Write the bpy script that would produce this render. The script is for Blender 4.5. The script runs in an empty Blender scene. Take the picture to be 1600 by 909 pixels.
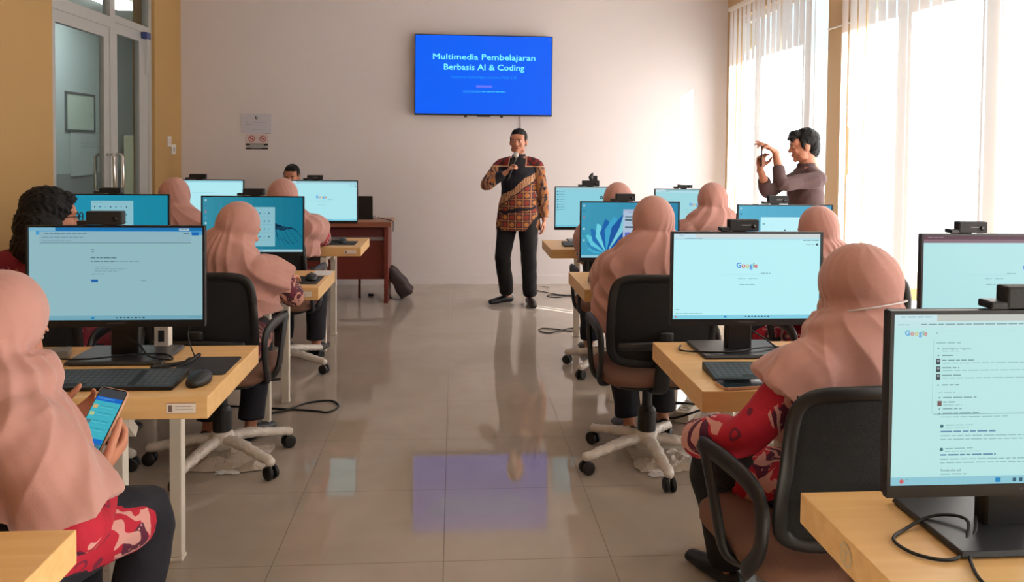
import bpy, bmesh, math, random
import numpy as np
from mathutils import Vector, Matrix, Euler, Quaternion

S = bpy.context.scene
C = bpy.context.scene.collection
R = math.radians
V = Vector

# ------------------------------------------------------------------ camera
F_PX, CY, H, YAW, PITCH, ROLL = 1250.0, 271.56, 1.4724, .0722, .033, .0098
cam_d = bpy.data.cameras.new('camera')
cam = bpy.data.objects.new('camera', cam_d); C.objects.link(cam)
fw = V((math.sin(YAW)*math.cos(PITCH), math.cos(YAW)*math.cos(PITCH), -math.sin(PITCH)))
rt = V((math.cos(YAW), -math.sin(YAW), 0)); up = rt.cross(fw)
r2 = rt*math.cos(ROLL)+up*math.sin(ROLL); u2 = -rt*math.sin(ROLL)+up*math.cos(ROLL)
M = Matrix((r2, u2, -fw)).transposed().to_4x4(); M.translation = V((0, 0, H))
cam.matrix_world = M
cam_d.sensor_width = 36; cam_d.lens = F_PX/1600*36
cam_d.shift_y = -(454.5-CY)/1600
cam_d.clip_start = .02
S.camera = cam
S.view_settings.view_transform = 'Standard'; S.view_settings.look = 'None'
S.view_settings.gamma = 1; S.view_settings.use_curve_mapping = False
EXPO = .6
S.view_settings.exposure = EXPO
S.cycles.max_bounces = 10; S.cycles.diffuse_bounces = 6; S.cycles.transmission_bounces = 8
S.cycles.sample_clamp_indirect = 6.0

# ------------------------------------------------------------------ sky and sun
world = bpy.data.worlds.new('sky'); S.world = world; world.use_nodes = True
bg = world.node_tree.nodes['Background']
bg.inputs[0].default_value = (.78, .9, 1.0, 1); bg.inputs[1].default_value = 1.0
sun_d = bpy.data.lights.new('sun', 'SUN'); sun_d.energy = 50; sun_d.angle = R(.6); sun_d.color = (1, .98, .96)
sun = bpy.data.objects.new('sun', sun_d); C.objects.link(sun)
SUN_DIR = V((-.77, .64, -.60)).normalized()
sun.rotation_euler = SUN_DIR.to_track_quat('-Z', 'Y').to_euler()
sun.location = (8, -2, 6)
# daylight entering through the windows of the room's rear part and the far windows (portals guide the sky light)

# ------------------------------------------------------------------ materials
def lin(c):
    return tuple(((x/255)/12.92 if x/255 <= .04045 else ((x/255+.055)/1.055)**2.4) for x in c)
MATS = {}
def mat(name, rgb, rough=.6, metal=0, spec=.5, bump=0, bscale=60, var=0, vscale=8, coat=0, sheen=0, emit=None, estr=1.0):
    if name in MATS: return MATS[name]
    m = bpy.data.materials.new(name); m.use_nodes = True
    nt = m.node_tree; p = nt.nodes['Principled BSDF']
    c = lin(rgb)
    p.inputs['Base Color'].default_value = (*c, 1)
    p.inputs['Roughness'].default_value = rough; p.inputs['Metallic'].default_value = metal
    p.inputs['Specular IOR Level'].default_value = spec
    p.inputs['Coat Weight'].default_value = coat
    p.inputs['Sheen Weight'].default_value = sheen
    tc = nt.nodes.new('ShaderNodeTexCoord')
    if var:
        n = nt.nodes.new('ShaderNodeTexNoise'); n.inputs['Scale'].default_value = vscale; n.inputs['Detail'].default_value = 4
        nt.links.new(tc.outputs['Object'], n.inputs['Vector'])
        mp = nt.nodes.new('ShaderNodeMapRange'); mp.inputs[3].default_value = 1-var; mp.inputs[4].default_value = 1+var
        nt.links.new(n.outputs[0], mp.inputs[0])
        mx = nt.nodes.new('ShaderNodeVectorMath'); mx.operation = 'SCALE'; mx.inputs[0].default_value = c
        nt.links.new(mp.outputs[0], mx.inputs['Scale']); nt.links.new(mx.outputs[0], p.inputs['Base Color'])
    if bump:
        n = nt.nodes.new('ShaderNodeTexNoise'); n.inputs['Scale'].default_value = bscale; n.inputs['Detail'].default_value = 3
        nt.links.new(tc.outputs['Object'], n.inputs['Vector'])
        b = nt.nodes.new('ShaderNodeBump'); b.inputs['Strength'].default_value = bump; b.inputs['Distance'].default_value = .01
        nt.links.new(n.outputs[0], b.inputs['Height']); nt.links.new(b.outputs[0], p.inputs['Normal'])
    if emit is not None:
        p.inputs['Emission Color'].default_value = (*lin(emit), 1); p.inputs['Emission Strength'].default_value = estr
    MATS[name] = m
    return m
EM = {}
def emat(rgb, k=1.0):
    key = (tuple(rgb), k)
    if key not in EM:
        m = bpy.data.materials.new('screen_%d_%d_%d' % tuple(rgb)); m.use_nodes = True
        p = m.node_tree.nodes['Principled BSDF']
        p.inputs['Base Color'].default_value = (.004, .004, .005, 1); p.inputs['Roughness'].default_value = .45
        p.inputs['Specular IOR Level'].default_value = .15
        p.inputs['Emission Color'].default_value = (*lin(rgb), 1); p.inputs['Emission Strength'].default_value = k*2**-EXPO
        EM[key] = m
    return EM[key]
class NT:
    """small node helper"""
    def __init__(s, name, rough=.7):
        s.m = bpy.data.materials.new(name); s.m.use_nodes = True; s.t = s.m.node_tree
        s.p = s.t.nodes['Principled BSDF']; s.p.inputs['Roughness'].default_value = rough
        tc = s.t.nodes.new('ShaderNodeTexCoord'); s.o = tc.outputs['Object']
        MATS[name] = s.m
    def _in(s, sock, v):
        if hasattr(v, 'node'): s.t.links.new(v, sock)
        elif isinstance(v, (tuple, list)) and len(v) == 3 and sock.type == 'RGBA': sock.default_value = (*v, 1)
        else: sock.default_value = v
    def math(s, op, a, b=0, c=0):
        n = s.t.nodes.new('ShaderNodeMath'); n.operation = op
        s._in(n.inputs[0], a); s._in(n.inputs[1], b); s._in(n.inputs[2], c); return n.outputs[0]
    def xyz(s, v=None):
        n = s.t.nodes.new('ShaderNodeSeparateXYZ'); s.t.links.new(v or s.o, n.inputs[0]); return n.outputs
    def noise(s, scale, detail=3, vec=None, out=0, dist=0):
        n = s.t.nodes.new('ShaderNodeTexNoise'); n.inputs['Scale'].default_value = scale; n.inputs['Detail'].default_value = detail
        n.inputs['Distortion'].default_value = dist
        s.t.links.new(vec or s.o, n.inputs['Vector']); return n.outputs[out]
    def vor(s, scale, feature='F1', vec=None, out='Distance', rand=1):
        n = s.t.nodes.new('ShaderNodeTexVoronoi'); n.feature = feature; n.inputs['Scale'].default_value = scale
        n.inputs['Randomness'].default_value = rand
        s.t.links.new(vec or s.o, n.inputs['Vector']); return n.outputs[out]
    def wave(s, scale, dist, dscale=1, vec=None, typ='BANDS'):
        n = s.t.nodes.new('ShaderNodeTexWave'); n.wave_type = typ; n.inputs['Scale'].default_value = scale
        n.inputs['Distortion'].default_value = dist; n.inputs['Detail Scale'].default_value = dscale; n.inputs['Detail'].default_value = 1
        s.t.links.new(vec or s.o, n.inputs['Vector']); return n.outputs[1]
    def warp(s, amt, scale):
        n = s.t.nodes.new('ShaderNodeTexNoise'); n.inputs['Scale'].default_value = scale; s.t.links.new(s.o, n.inputs['Vector'])
        a = s.t.nodes.new('ShaderNodeVectorMath'); a.operation = 'MULTIPLY_ADD'
        s.t.links.new(n.outputs[1], a.inputs[0]); a.inputs[1].default_value = (amt,)*3; s.t.links.new(s.o, a.inputs[2])
        return a.outputs[0]
    def vmul(s, v, k):
        a = s.t.nodes.new('ShaderNodeVectorMath'); a.operation = 'MULTIPLY'; s.t.links.new(v, a.inputs[0]); a.inputs[1].default_value = k; return a.outputs[0]
    def mix(s, f, a, b):
        n = s.t.nodes.new('ShaderNodeMix'); n.data_type = 'RGBA'
        s._in(n.inputs[0], f); s._in(n.inputs[6], a); s._in(n.inputs[7], b); return n.outputs[2]
    def gt(s, a, b): return s.math('GREATER_THAN', a, b)
    def step(s, a, lo, hi):
        n = s.t.nodes.new('ShaderNodeMapRange'); s._in(n.inputs[0], a); n.inputs[1].default_value = lo; n.inputs[2].default_value = hi; return n.outputs[0]
    def color(s, c): s._in(s.p.inputs['Base Color'], c)
    def bump(s, h, st=.3, d=.01):
        b = s.t.nodes.new('ShaderNodeBump'); b.inputs['Strength'].default_value = st; b.inputs['Distance'].default_value = d
        s.t.links.new(h, b.inputs['Height']); s.t.links.new(b.outputs[0], s.p.inputs['Normal'])

# ------------------------------------------------------------------ mesh helpers
def link(o, parent=None):
    C.objects.link(o)
    if parent is not None: o.parent = parent
    return o
def obj(name, bm, m, parent=None, smooth=None, bevel=0):
    me = bm if isinstance(bm, bpy.types.Mesh) else None
    if me is None:
        bmesh.ops.recalc_face_normals(bm, faces=bm.faces[:])
        me = bpy.data.meshes.new(name); bm.to_mesh(me); bm.free()
    me.name = name
    if not me.materials:
        for x in (m if isinstance(m, (list, tuple)) else [m]): me.materials.append(x)
    if smooth: me.polygons.foreach_set('use_smooth', [True]*len(me.polygons)); me.update()
    o = bpy.data.objects.new(name, me); link(o, parent)
    if bevel:
        b = o.modifiers.new('bevel', 'BEVEL'); b.width = bevel; b.segments = 2; b.limit_method = 'ANGLE'; b.angle_limit = R(40)
        b.harden_normals = False
    return o
def tag(o, label=None, cat=None, group=None, kind=None):
    if label: o['label'] = label
    if cat: o['category'] = cat
    if group: o['group'] = group
    if kind: o['kind'] = kind
    return o
def thing(name, label, cat, loc=(0, 0, 0), rz=0, group=None):
    o = bpy.data.objects.new(name, None); C.objects.link(o); o.empty_display_size = .1
    o.location = loc; o.rotation_euler = (0, 0, rz)
    return tag(o, label, cat, group)
def copy_tree(o, parent=None):
    c = o.copy(); C.objects.link(c); c.parent = parent
    for ch in list(o.children): copy_tree(ch, c)
    return c
def struct(name, bm, m, **k): return tag(obj(name, bm, m, **k), kind='structure')

def add_box(bm, c, s, rot=None, mi=0, taper=None):
    """box centred at c with full sizes s; taper=(tx,ty) scales the top"""
    vs = []
    for z in (-.5, .5):
        for x, y in ((-.5, -.5), (.5, -.5), (.5, .5), (-.5, .5)):
            k = taper if (taper and z > 0) else (1, 1)
            p = V((x*s[0]*k[0], y*s[1]*k[1], z*s[2]))
            if rot is not None: p = rot @ p
            vs.append(bm.verts.new(p+V(c)))
    for f in ((0, 3, 2, 1), (4, 5, 6, 7), (0, 1, 5, 4), (1, 2, 6, 5), (2, 3, 7, 6), (3, 0, 4, 7)):
        bm.faces.new([vs[i] for i in f]).material_index = mi
    return vs
def box(c, s, **k):
    bm = bmesh.new(); add_box(bm, c, s, **k); return bm
def span(x0, x1, y0, y1, z0, z1, bm=None, mi=0):
    if bm is None: bm = bmesh.new()
    add_box(bm, ((x0+x1)/2, (y0+y1)/2, (z0+z1)/2), (abs(x1-x0), abs(y1-y0), abs(z1-z0)), mi=mi); return bm
def ring_loft(bm, rings, cap=True, closed=True, mi=0):
    rows = [[bm.verts.new(p) for p in r] for r in rings]
    n = len(rows[0])
    for a, b in zip(rows, rows[1:]):
        for i in range(n if closed else n-1):
            j = (i+1) % n
            bm.faces.new((a[i], a[j], b[j], b[i])).material_index = mi
    if cap and closed:
        bm.faces.new(rows[0][::-1]).material_index = mi; bm.faces.new(rows[-1]).material_index = mi
    return rows
def cr(pts, rad, n):
    """catmull-rom through the points, radii too"""
    if n <= 1 or len(pts) < 3: return [V(p) for p in pts], list(rad)
    P = [V(p) for p in pts]; out = []; ro = []
    rr = [(r if isinstance(r, (tuple, list)) else (r, r)) for r in rad]
    for i in range(len(P)-1):
        p0 = P[i-1] if i else P[0]*2-P[1]; p1 = P[i]; p2 = P[i+1]; p3 = P[i+2] if i+2 < len(P) else P[-1]*2-P[-2]
        for k in range(n):
            t = k/n
            out.append(.5*((2*p1)+(p2-p0)*t+(2*p0-5*p1+4*p2-p3)*t*t+(-p0+3*p1-3*p2+p3)*t**3))
            s = t*t*(3-2*t); ro.append(tuple(rr[i][q]*(1-s)+rr[i+1][q]*s for q in (0, 1)))
    out.append(P[-1]); ro.append(rr[-1])
    return out, ro
def add_tube(bm, pts, rad, seg=12, sub=1, side=None, dome=True, mi=0):
    """rounded tube; rad per point, or (along side, across side)"""
    if not isinstance(rad, (list,)): rad = [rad]*len(pts)
    P, Q = cr(pts, rad, sub)
    Q = [(r if isinstance(r, (tuple, list)) else (r, r)) for r in Q]
    n = len(P); T = []
    for i in range(n):
        d = (P[min(i+1, n-1)]-P[max(i-1, 0)])
        T.append(d.normalized() if d.length > 1e-9 else V((0, 0, 1)))
    s = V(side) if side is not None else (V((0, 0, 1)).cross(T[0]) if abs(T[0].z) < .9 else V((1, 0, 0)))
    rings = []
    fr = []
    for i in range(n):
        s = (s-T[i]*s.dot(T[i]))
        if side is not None:
            s0 = V(side)-T[i]*V(side).dot(T[i])
            if s0.length > .2: s = s0
        s = s.normalized(); fr.append((P[i], T[i], s, T[i].cross(s), Q[i]))
    def ring(p, s, u, q, k=1): return [p+s*(math.cos(2*math.pi*j/seg)*q[0]*k)+u*(math.sin(2*math.pi*j/seg)*q[1]*k) for j in range(seg)]
    if dome:
        p, t, s_, u, q = fr[0]
        for a in (75, 50, 25): rings.append(ring(p-t*(math.sin(R(a))*min(q)), s_, u, q, math.cos(R(a))))
    for p, t, s_, u, q in fr: rings.append(ring(p, s_, u, q))
    if dome:
        p, t, s_, u, q = fr[-1]
        for a in (25, 50, 75): rings.append(ring(p+t*(math.sin(R(a))*min(q)), s_, u, q, math.cos(R(a))))
    ring_loft(bm, rings, mi=mi)
def tube(pts, rad, **k):
    bm = bmesh.new(); add_tube(bm, pts, rad, **k); return bm
def add_ell(bm, c, r, rot=None, seg=20, rings=12, mi=0):
    g = bmesh.ops.create_uvsphere(bm, u_segments=seg, v_segments=rings, radius=1)
    for v in g['verts']:
        p = V((v.co.x*r[0], v.co.y*r[1], v.co.z*r[2]))
        if rot is not None: p = rot @ p
        v.co = p+V(c)
def add_lathe(bm, prof, c=(0, 0, 0), axis='z', seg=24, mi=0):
    rings = []
    for r, h in prof:
        ring = []
        for j in range(seg):
            a = 2*math.pi*j/seg; x, y = math.cos(a)*max(r, 1e-5), math.sin(a)*max(r, 1e-5)
            p = {'z': V((x, y, h)), 'x': V((h, x, y)), 'y': V((x, h, y))}[axis]
            ring.append(p+V(c))
        rings.append(ring)
    ring_loft(bm, rings, mi=mi)
def remesh(bm, voxel, smooth=3, disp=None):
    bmesh.ops.recalc_face_normals(bm, faces=bm.faces[:])
    me = bpy.data.meshes.new('t'); bm.to_mesh(me); bm.free()
    o = bpy.data.objects.new('t', me); C.objects.link(o)
    r = o.modifiers.new('r', 'REMESH'); r.mode = 'VOXEL'; r.voxel_size = voxel
    if smooth:
        s = o.modifiers.new('s', 'SMOOTH'); s.iterations = smooth; s.factor = .5
    dg = bpy.context.evaluated_depsgraph_get()
    out = bpy.data.meshes.new_from_object(o.evaluated_get(dg))
    bpy.data.objects.remove(o); bpy.data.meshes.remove(me)
    if disp is not None:
        n = len(out.vertices); co = np.empty(n*3, 'f'); no = np.empty(n*3, 'f')
        out.vertices.foreach_get('co', co); out.vertices.foreach_get('normal', no)
        co = co.reshape(-1, 3).astype('d'); no = no.reshape(-1, 3)
        co = co+no*disp(co, no)[:, None]
        out.vertices.foreach_set('co', co.astype('f').ravel())
    out.polygons.foreach_set('use_smooth', [True]*len(out.polygons)); out.update()
    return out
def rotz(a): return Matrix.Rotation(a, 3, 'Z')

# shared materials
M_BLACK = mat('black_plastic', (18, 18, 20), .42)
M_BLACK2 = mat('matte_black_plastic', (24, 24, 26), .65, bump=.1, bscale=300)
M_BASE = mat('monitor_stand_plastic', (44, 46, 50), .35)
M_CABLE = mat('black_cable', (18, 18, 19), .5)
M_WHITE = mat('white_painted_metal', (222, 214, 200), .4)
M_ALU = mat('brushed_aluminium', (190, 192, 190), .35, metal=.35)
M_CHROME = mat('polished_steel', (215, 210, 200), .14, metal=1)
M_PAPER = mat('white_paper', (214, 212, 214), .8)
M_SKIN = mat('skin', (188, 126, 98), .5, var=.07, vscale=14)
M_HAIR = mat('black_hair', (13, 12, 13), .62, spec=.3, bump=.5, bscale=130)
M_NAVY = mat('dark_navy_trousers', (20, 21, 32), .85, bump=.2, bscale=90)
M_BLK_CLOTH = mat('black_trousers', (11, 11, 15), .85, bump=.2, bscale=90)
M_SHOE = mat('black_shoe_leather', (18, 17, 18), .4)
M_HIJAB = mat('dusty_pink_chiffon', (184, 134, 123), .85, sheen=.25, bump=.12, bscale=500, var=.04, vscale=3)
# ------------------------------------------------------------------ room
XL, XR, YF, YB, ZC = -2.84, 2.96, 8.57, -3.2, 3.35
def brick_plane():
    n = NT('floor_tiles', .03)
    x, y, z = n.xyz()
    def joint(v, off):
        a = n.math('SUBTRACT', v, off); a = n.math('DIVIDE', a, .6); a = n.math('FRACT', a)
        b = n.math('SUBTRACT', a, .5); b = n.math('ABSOLUTE', b); return n.gt(b, .4967)
    j = n.math('MAXIMUM', joint(x, -.0277-6), joint(y, 2.806-6))
    # veins and cloudy tone of the polished tile
    cl = n.noise(1.6, 5, dist=.6); cl2 = n.noise(9, 4)
    base = n.mix(n.step(cl, .35, .7), lin((168, 156, 144)), lin((181, 169, 158)))
    base = n.mix(n.math('MULTIPLY', n.step(cl2, .4, .75), .12), base, lin((150, 132, 118)))
    n.color(n.mix(n.math('MULTIPLY', j, .75), base, lin((88, 76, 68))))
    n._in(n.p.inputs['Roughness'], n.math('ADD', .03, n.math('ADD', n.math('MULTIPLY', j, .4), n.math('MULTIPLY', n.step(n.noise(3.0, 3), .3, .8), .03))))
    n.p.inputs['Specular IOR Level'].default_value = .40
    return n.m
M_FLOOR = brick_plane()
def plaster(name, rgb, bump=.06):
    n = NT(name, .75)
    n.color(n.mix(n.step(n.noise(1.1, 4), .3, .75), tuple(c*.95 for c in lin(rgb)), lin(rgb)))
    n.bump(n.noise(70, 4), bump, .004)
    return n.m
M_WALL = plaster('white_wall_paint', (217, 209, 209))
M_YEL = plaster('yellow_ochre_wall_paint', (182, 146, 92))
M_TAN = plaster('tan_pillar_paint', (206, 174, 132))
M_CEIL = plaster('ceiling_paint', (232, 228, 222))
M_GLASS = bpy.data.materials.new('window_glass'); M_GLASS.use_nodes = True
_t = M_GLASS.node_tree; _t.nodes.remove(_t.nodes['Principled BSDF'])
_g = _t.nodes.new('ShaderNodeBsdfGlossy'); _g.inputs['Roughness'].default_value = .02
_tr = _t.nodes.new('ShaderNodeBsdfTransparent'); _tr.inputs[0].default_value = (.93, .96, .95, 1)
_mx = _t.nodes.new('ShaderNodeMixShader'); _lw = _t.nodes.new('ShaderNodeLayerWeight'); _lw.inputs[0].default_value = .5
_pw = _t.nodes.new('ShaderNodeMath'); _pw.operation = 'POWER'; _pw.inputs[1].default_value = 5; _t.links.new(_lw.outputs['Facing'], _pw.inputs[0])
_fr = _t.nodes.new('ShaderNodeMath'); _fr.operation = 'MULTIPLY_ADD'; _fr.inputs[1].default_value = .4; _fr.inputs[2].default_value = .03; _t.links.new(_pw.outputs[0], _fr.inputs[0])
_t.links.new(_fr.outputs[0], _mx.inputs[0]); _t.links.new(_tr.outputs[0], _mx.inputs[1]); _t.links.new(_g.outputs[0], _mx.inputs[2])
_t.links.new(_mx.outputs[0], _t.nodes['Material Output'].inputs[0])
# translucent vertical blind fabric
M_BLIND = bpy.data.materials.new('translucent_blind_fabric'); M_BLIND.use_nodes = True
_t = M_BLIND.node_tree; _t.nodes.remove(_t.nodes['Principled BSDF'])
_d = _t.nodes.new('ShaderNodeBsdfDiffuse'); _d.inputs[0].default_value = (.80, .74, .70, 1)
_tl = _t.nodes.new('ShaderNodeBsdfTranslucent'); _tl.inputs[0].default_value = (.92, .85, .85, 1)
_mx = _t.nodes.new('ShaderNodeMixShader'); _mx.inputs[0].default_value = .42
_t.links.new(_d.outputs[0], _mx.inputs[1]); _t.links.new(_tl.outputs[0], _mx.inputs[2])
_t.links.new(_mx.outputs[0], _t.nodes['Material Output'].inputs[0])

struct('floor', span(XL-.2, XR+.2, YB, YF+.2, -.12, 0), M_FLOOR)
struct('ceiling', span(XL-.2, XR+.2, YB, YF+.2, ZC, ZC+.12), M_CEIL)
struct('wall_front', span(XL-.2, XR+.2, YF, YF+.18, 0, ZC), M_WALL)
struct('wall_back', span(XL-.2, XR+.2, YB-.18, YB, 0, ZC), M_YEL)
# left wall with the door opening
DY0, DY1, DZ = 5.90, 7.84, 3.0
bm = bmesh.new()
span(XL-.2, XL, YB, DY0, 0, ZC, bm); span(XL-.2, XL, DY1, YF, 0, ZC, bm); span(XL-.2, XL, DY0, DY1, DZ, ZC, bm)
struct('wall_left', bm, M_YEL)
# right wall: windows separated by pillars, glass at x=3.06
WZ0, WZ1 = .12, 2.85
wins = [(6.20, 8.27), (2.95, 5.72), (-.55, 2.45), (-2.9, -1.0)]
bm = bmesh.new()
edges = [YB]+[v for w in sorted(wins) for v in w]+[YF]
for a, b in zip(edges[::2], edges[1::2]): span(XR, XR+.2, a, b, 0, ZC, bm)
for a, b in wins:
    span(XR, XR+.2, a, b, 0, WZ0, bm); span(XR, XR+.2, a, b, WZ1, ZC, bm)
struct('wall_right', bm, M_TAN)
# sunshade slab outside above the windows and the plain ground outdoors
struct('trim_1', span(XR+.2, XR+1.30, YB-2, YF+2, 3.42, 3.54), M_CEIL)
for i, (a, b) in enumerate(wins):
    bm = bmesh.new()
    x0, x1 = XR+.06, XR+.12
    span(x0, x1, a, b, WZ0, WZ0+.06, bm); span(x0, x1, a, b, WZ1-.06, WZ1, bm)
    span(x0, x1, a, a+.06, WZ0+.06, WZ1-.06, bm); span(x0, x1, b-.06, b, WZ0+.06, WZ1-.06, bm)
    muls = {0: [7.27], 1: [4.80, 3.95], 2: [1.5, .5], 3: [-1.95]}[i]
    for m_ in muls: span(x0, x1, m_-.055, m_+.055, WZ0+.06, WZ1-.06, bm)
    w = struct('window_%d' % (i+1), bm, M_WHITE)
    g = obj('pane', span(x0+.025, x0+.033, a+.06, b-.06, WZ0+.06, WZ1-.06), M_GLASS, w)
# skirting along the walls
struct('baseboard_front', span(XL, XR, YF-.012, YF, 0, .1), M_WALL)
bm = bmesh.new(); span(XL, XL+.012, YB, DY0, 0, .1, bm); span(XL, XL+.012, DY1, YF-.012, 0, .1, bm)
struct('baseboard_left', bm, M_WALL)

# vertical blinds: one thing per window, rail + every slat a part
def blinds(label, y0, y1, ztop, slat_gap=None, seed=0, skew=(), slit=()):
    rnd = random.Random(seed)
    t = thing('vertical_blind', label, 'blind', (XR-.1, (y0+y1)/2, 0), 0, 'vertical blinds along the window wall')
    bm = bmesh.new(); span(-.02, .02, (y0-y1)/2, (y1-y0)/2, ztop, ztop+.035, bm)
    obj('head_rail', bm, M_WHITE, t)
    w, pitch = .127, .1235
    n = int(round((y1-y0)/pitch)); pitch = (y1-y0)/n
    for k in range(n):
        yc = (y0-y1)/2+pitch*(k+.5)
        if slat_gap and any(a < yc+(y0+y1)/2 < b for a, b in slat_gap): continue
        a = R(5+rnd.uniform(-3, 3))
        ww = w
        for (s0, s1, aa) in skew:
            if s0 < yc+(y0+y1)/2 < s1: a = R(aa)
        dx, dy = math.sin(a)*ww/2, math.cos(a)*ww/2
        cx = rnd.uniform(-.003, .003)
        for sl in slit:                      # slats narrowed between set heights, shaped to let sun streaks reach the floor
            pass
        bm = bmesh.new(); rows = []
        zl = [ztop-.002, ztop-.25, ztop-.8, 1.4, .8, .18]; nar = [s_ for s_ in slit if abs(yc+(y0+y1)/2-s_[0]) < pitch/2]
        if nar: zl = sorted(zl+[nar[0][1]-.01, nar[0][1], nar[0][2], nar[0][2]+.01], reverse=True)
        for zz in zl:
            sway = rnd.uniform(-.002, .002)
            row = []
            for j in range(7):
                f = j/6*2-1
                row.append(V((cx+dx*f+.006*(1-f*f)+sway, yc+dy*f*(.66 if nar and nar[0][1]-.001 < zz < nar[0][2]+.001 else 1), zz)))
            rows.append(row)
        ring_loft(bm, rows, cap=False, closed=False)
        o = obj('slat', bm, M_BLIND, t, smooth=True)
        bm = bmesh.new(); add_box(bm, (cx, yc, .175), (.012, .10, .02)); obj('bottom_weight', bm, M_WHITE, o)
    return t
blinds('white vertical blind at the far window behind the man taking a photo', 6.28, 8.225, 2.91, seed=3)
blinds('white vertical blind on the long window nearest the pillar', 2.90, 5.79, 3.0, seed=4, slit=((5.66, 1.30, 1.64), (2.99, 1.66, 1.85)))
blinds('white vertical blind on the last window, out past the right edge of the photo', -.6, 2.8, 3.0, seed=5)
# thin cord and conduit by the pillar
bm = bmesh.new(); add_tube(bm, [(XR-.012, 6.17, 2.43), (XR-.012, 5.74, 2.43)], .009, seg=8); struct('trim_2', bm, M_WHITE)
bm = bmesh.new(); add_tube(bm, [(2.88, 6.27, 2.9), (2.885, 6.27, 1.9), (2.88, 6.27, 1.05)], .0025, seg=6)
tag(obj('blind_cord', bm, M_WHITE), 'thin pull cord hanging beside the far blind next to the pillar', 'cord')

# ---- aluminium glass door in the left wall
def door():
    X = XL-.06
    f = bmesh.new()
    T = .06
    for (a, b) in ((DY0-.0, DY0+.05), (6.93, 7.03), (DY1-.07, DY1)): span(X-T/2, X+T/2, a, b, 0, DZ, f)
    span(X-T/2, X+T/2, DY0+.05, 6.93, 2.44, 2.53, f); span(X-T/2, X+T/2, 7.03, DY1-.07, 2.50, 2.56, f)
    span(X-T/2, X+T/2, DY0+.05, 6.93, DZ-.05, DZ, f); span(X-T/2, X+T/2, 7.03, DY1-.07, DZ-.05, DZ, f)
    d = struct('door_1', f, M_ALU)
    obj('pane', span(X-.004, X+.004, DY0+.05, 6.93, 2.53, DZ-.05), M_GLASS, d)
    obj('pane', span(X-.004, X+.004, 7.03, DY1-.07, 2.56, DZ-.05), M_GLASS, d)
    for (a, b, top, hy) in ((DY0+.05, 6.93, 2.44, 6.60), (7.03, DY1-.07, 2.50, 7.11)):
        g = bmesh.new(); s = .075 if a < 6.5 else .06
        right = .20 if a > 7 else .10
        span(X-.02, X+.02, a, a+s, 0, top, g); span(X-.02, X+.02, b-right, b, 0, top, g)
        span(X-.02, X+.02, a+s, b-right, top-.09, top, g); span(X-.02, X+.02, a+s, b-right, 0, .14, g)
        l = obj('leaf_frame', g, M_ALU, d)
        obj('glass_panel', span(X-.003, X+.003, a+s, b-right, .14, top-.09), M_GLASS, l)
        yy = (b-.05) if a < 6.5 else (a+.03)
        for sx in (1, -1):
            h = bmesh.new(); o = .075*sx
            add_tube(h, [(X+.02*sx, yy, 1.08), (X+o*.8, yy, 1.08), (X+o, yy, 1.10), (X+o, yy, 1.36), (X+o*.8, yy, 1.38), (X+.02*sx, yy, 1.38)], .014, seg=10, dome=False)
            obj('pull_handle', h, M_CHROME, l, smooth=True)
    c = bmesh.new(); add_box(c, (X+.05, 7.66, 2.47), (.05, .10, .06)); cl = obj('door_closer', c, mat('door_closer_blue', (40, 60, 120), .4), d, bevel=.004)
    a = bmesh.new(); add_tube(a, [(X+.06, 7.66, 2.50), (X+.05, 7.70, 2.30), (X+.04, 7.70, 2.12)], .008, seg=8); obj('closer_arm', a, M_ALU, d)
    return d
door()
# corridor seen through the glass
M_COR = plaster('corridor_wall_paint', (186, 194, 190)); M_DADO = plaster('corridor_grey_paint', (150, 152, 150))
struct('wall_corridor', span(-5.4, -5.2, 4.5, 16, 1.06, 3.3), M_COR)
struct('wall_corridor_lower', span(-5.4, -5.2, 4.5, 16, 0, 1.06), M_DADO)
struct('floor_corridor', span(-5.2, XL-.2, 4.5, 16, -.12, 0), M_FLOOR)
struct('ceiling_corridor', span(-5.4, XL-.2, 4.5, 16, 3.3, 3.4), M_CEIL)
struct('wall_corridor_right', span(XL-.2, XL-.1, YF+.18, 16, 0, 3.3), M_COR)
struct('wall_corridor_end', span(-5.4, XL-.2, 16, 16.2, 0, 3.3), M_COR)
struct('wall_corridor_near', span(-5.4, XL-.2, 4.3, 4.5, 0, 3.3), M_COR)
lt = thing('corridor_ceiling_light', 'bright ceiling lamp seen through the glass above the door', 'lamp', (-4.3, 10.4, 3.29))
obj('diffuser', box((0, 0, -.03), (.3, 1.2, .05)), mat('lamp_diffuser', (255, 250, 235), .5, emit=(232, 244, 250), estr=20), lt)
obj('frame', box((0, 0, -.002), (.34, 1.24, .012)), M_WHITE, lt)
# framed picture and poster on the corridor wall
pf = thing('framed_picture', 'empty-looking framed sheet on the corridor wall behind the glass door', 'picture', (-5.19, 11.55, 1.9))
bm = bmesh.new()
for a in (-.42, .42): add_box(bm, (0, a, 0), (.03, .03, .54))
for a in (-.255, .255): add_box(bm, (0, 0, a), (.03, .81, .03))
obj('frame', bm, mat('grey_frame', (98, 100, 96), .5), pf)
obj('sheet', box((-.002, 0, 0), (.012, .82, .5)), mat('pale_green_sheet', (196, 206, 190), .6), pf)
pp = thing('wall_poster', 'grey poster below the framed sheet on the corridor wall', 'poster', (-5.19, 11.65, 1.33))
obj('sheet', box((0, 0, 0), (.008, .8, .62)), mat('poster_sheet', (190, 196, 192), .7), pp)
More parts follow.
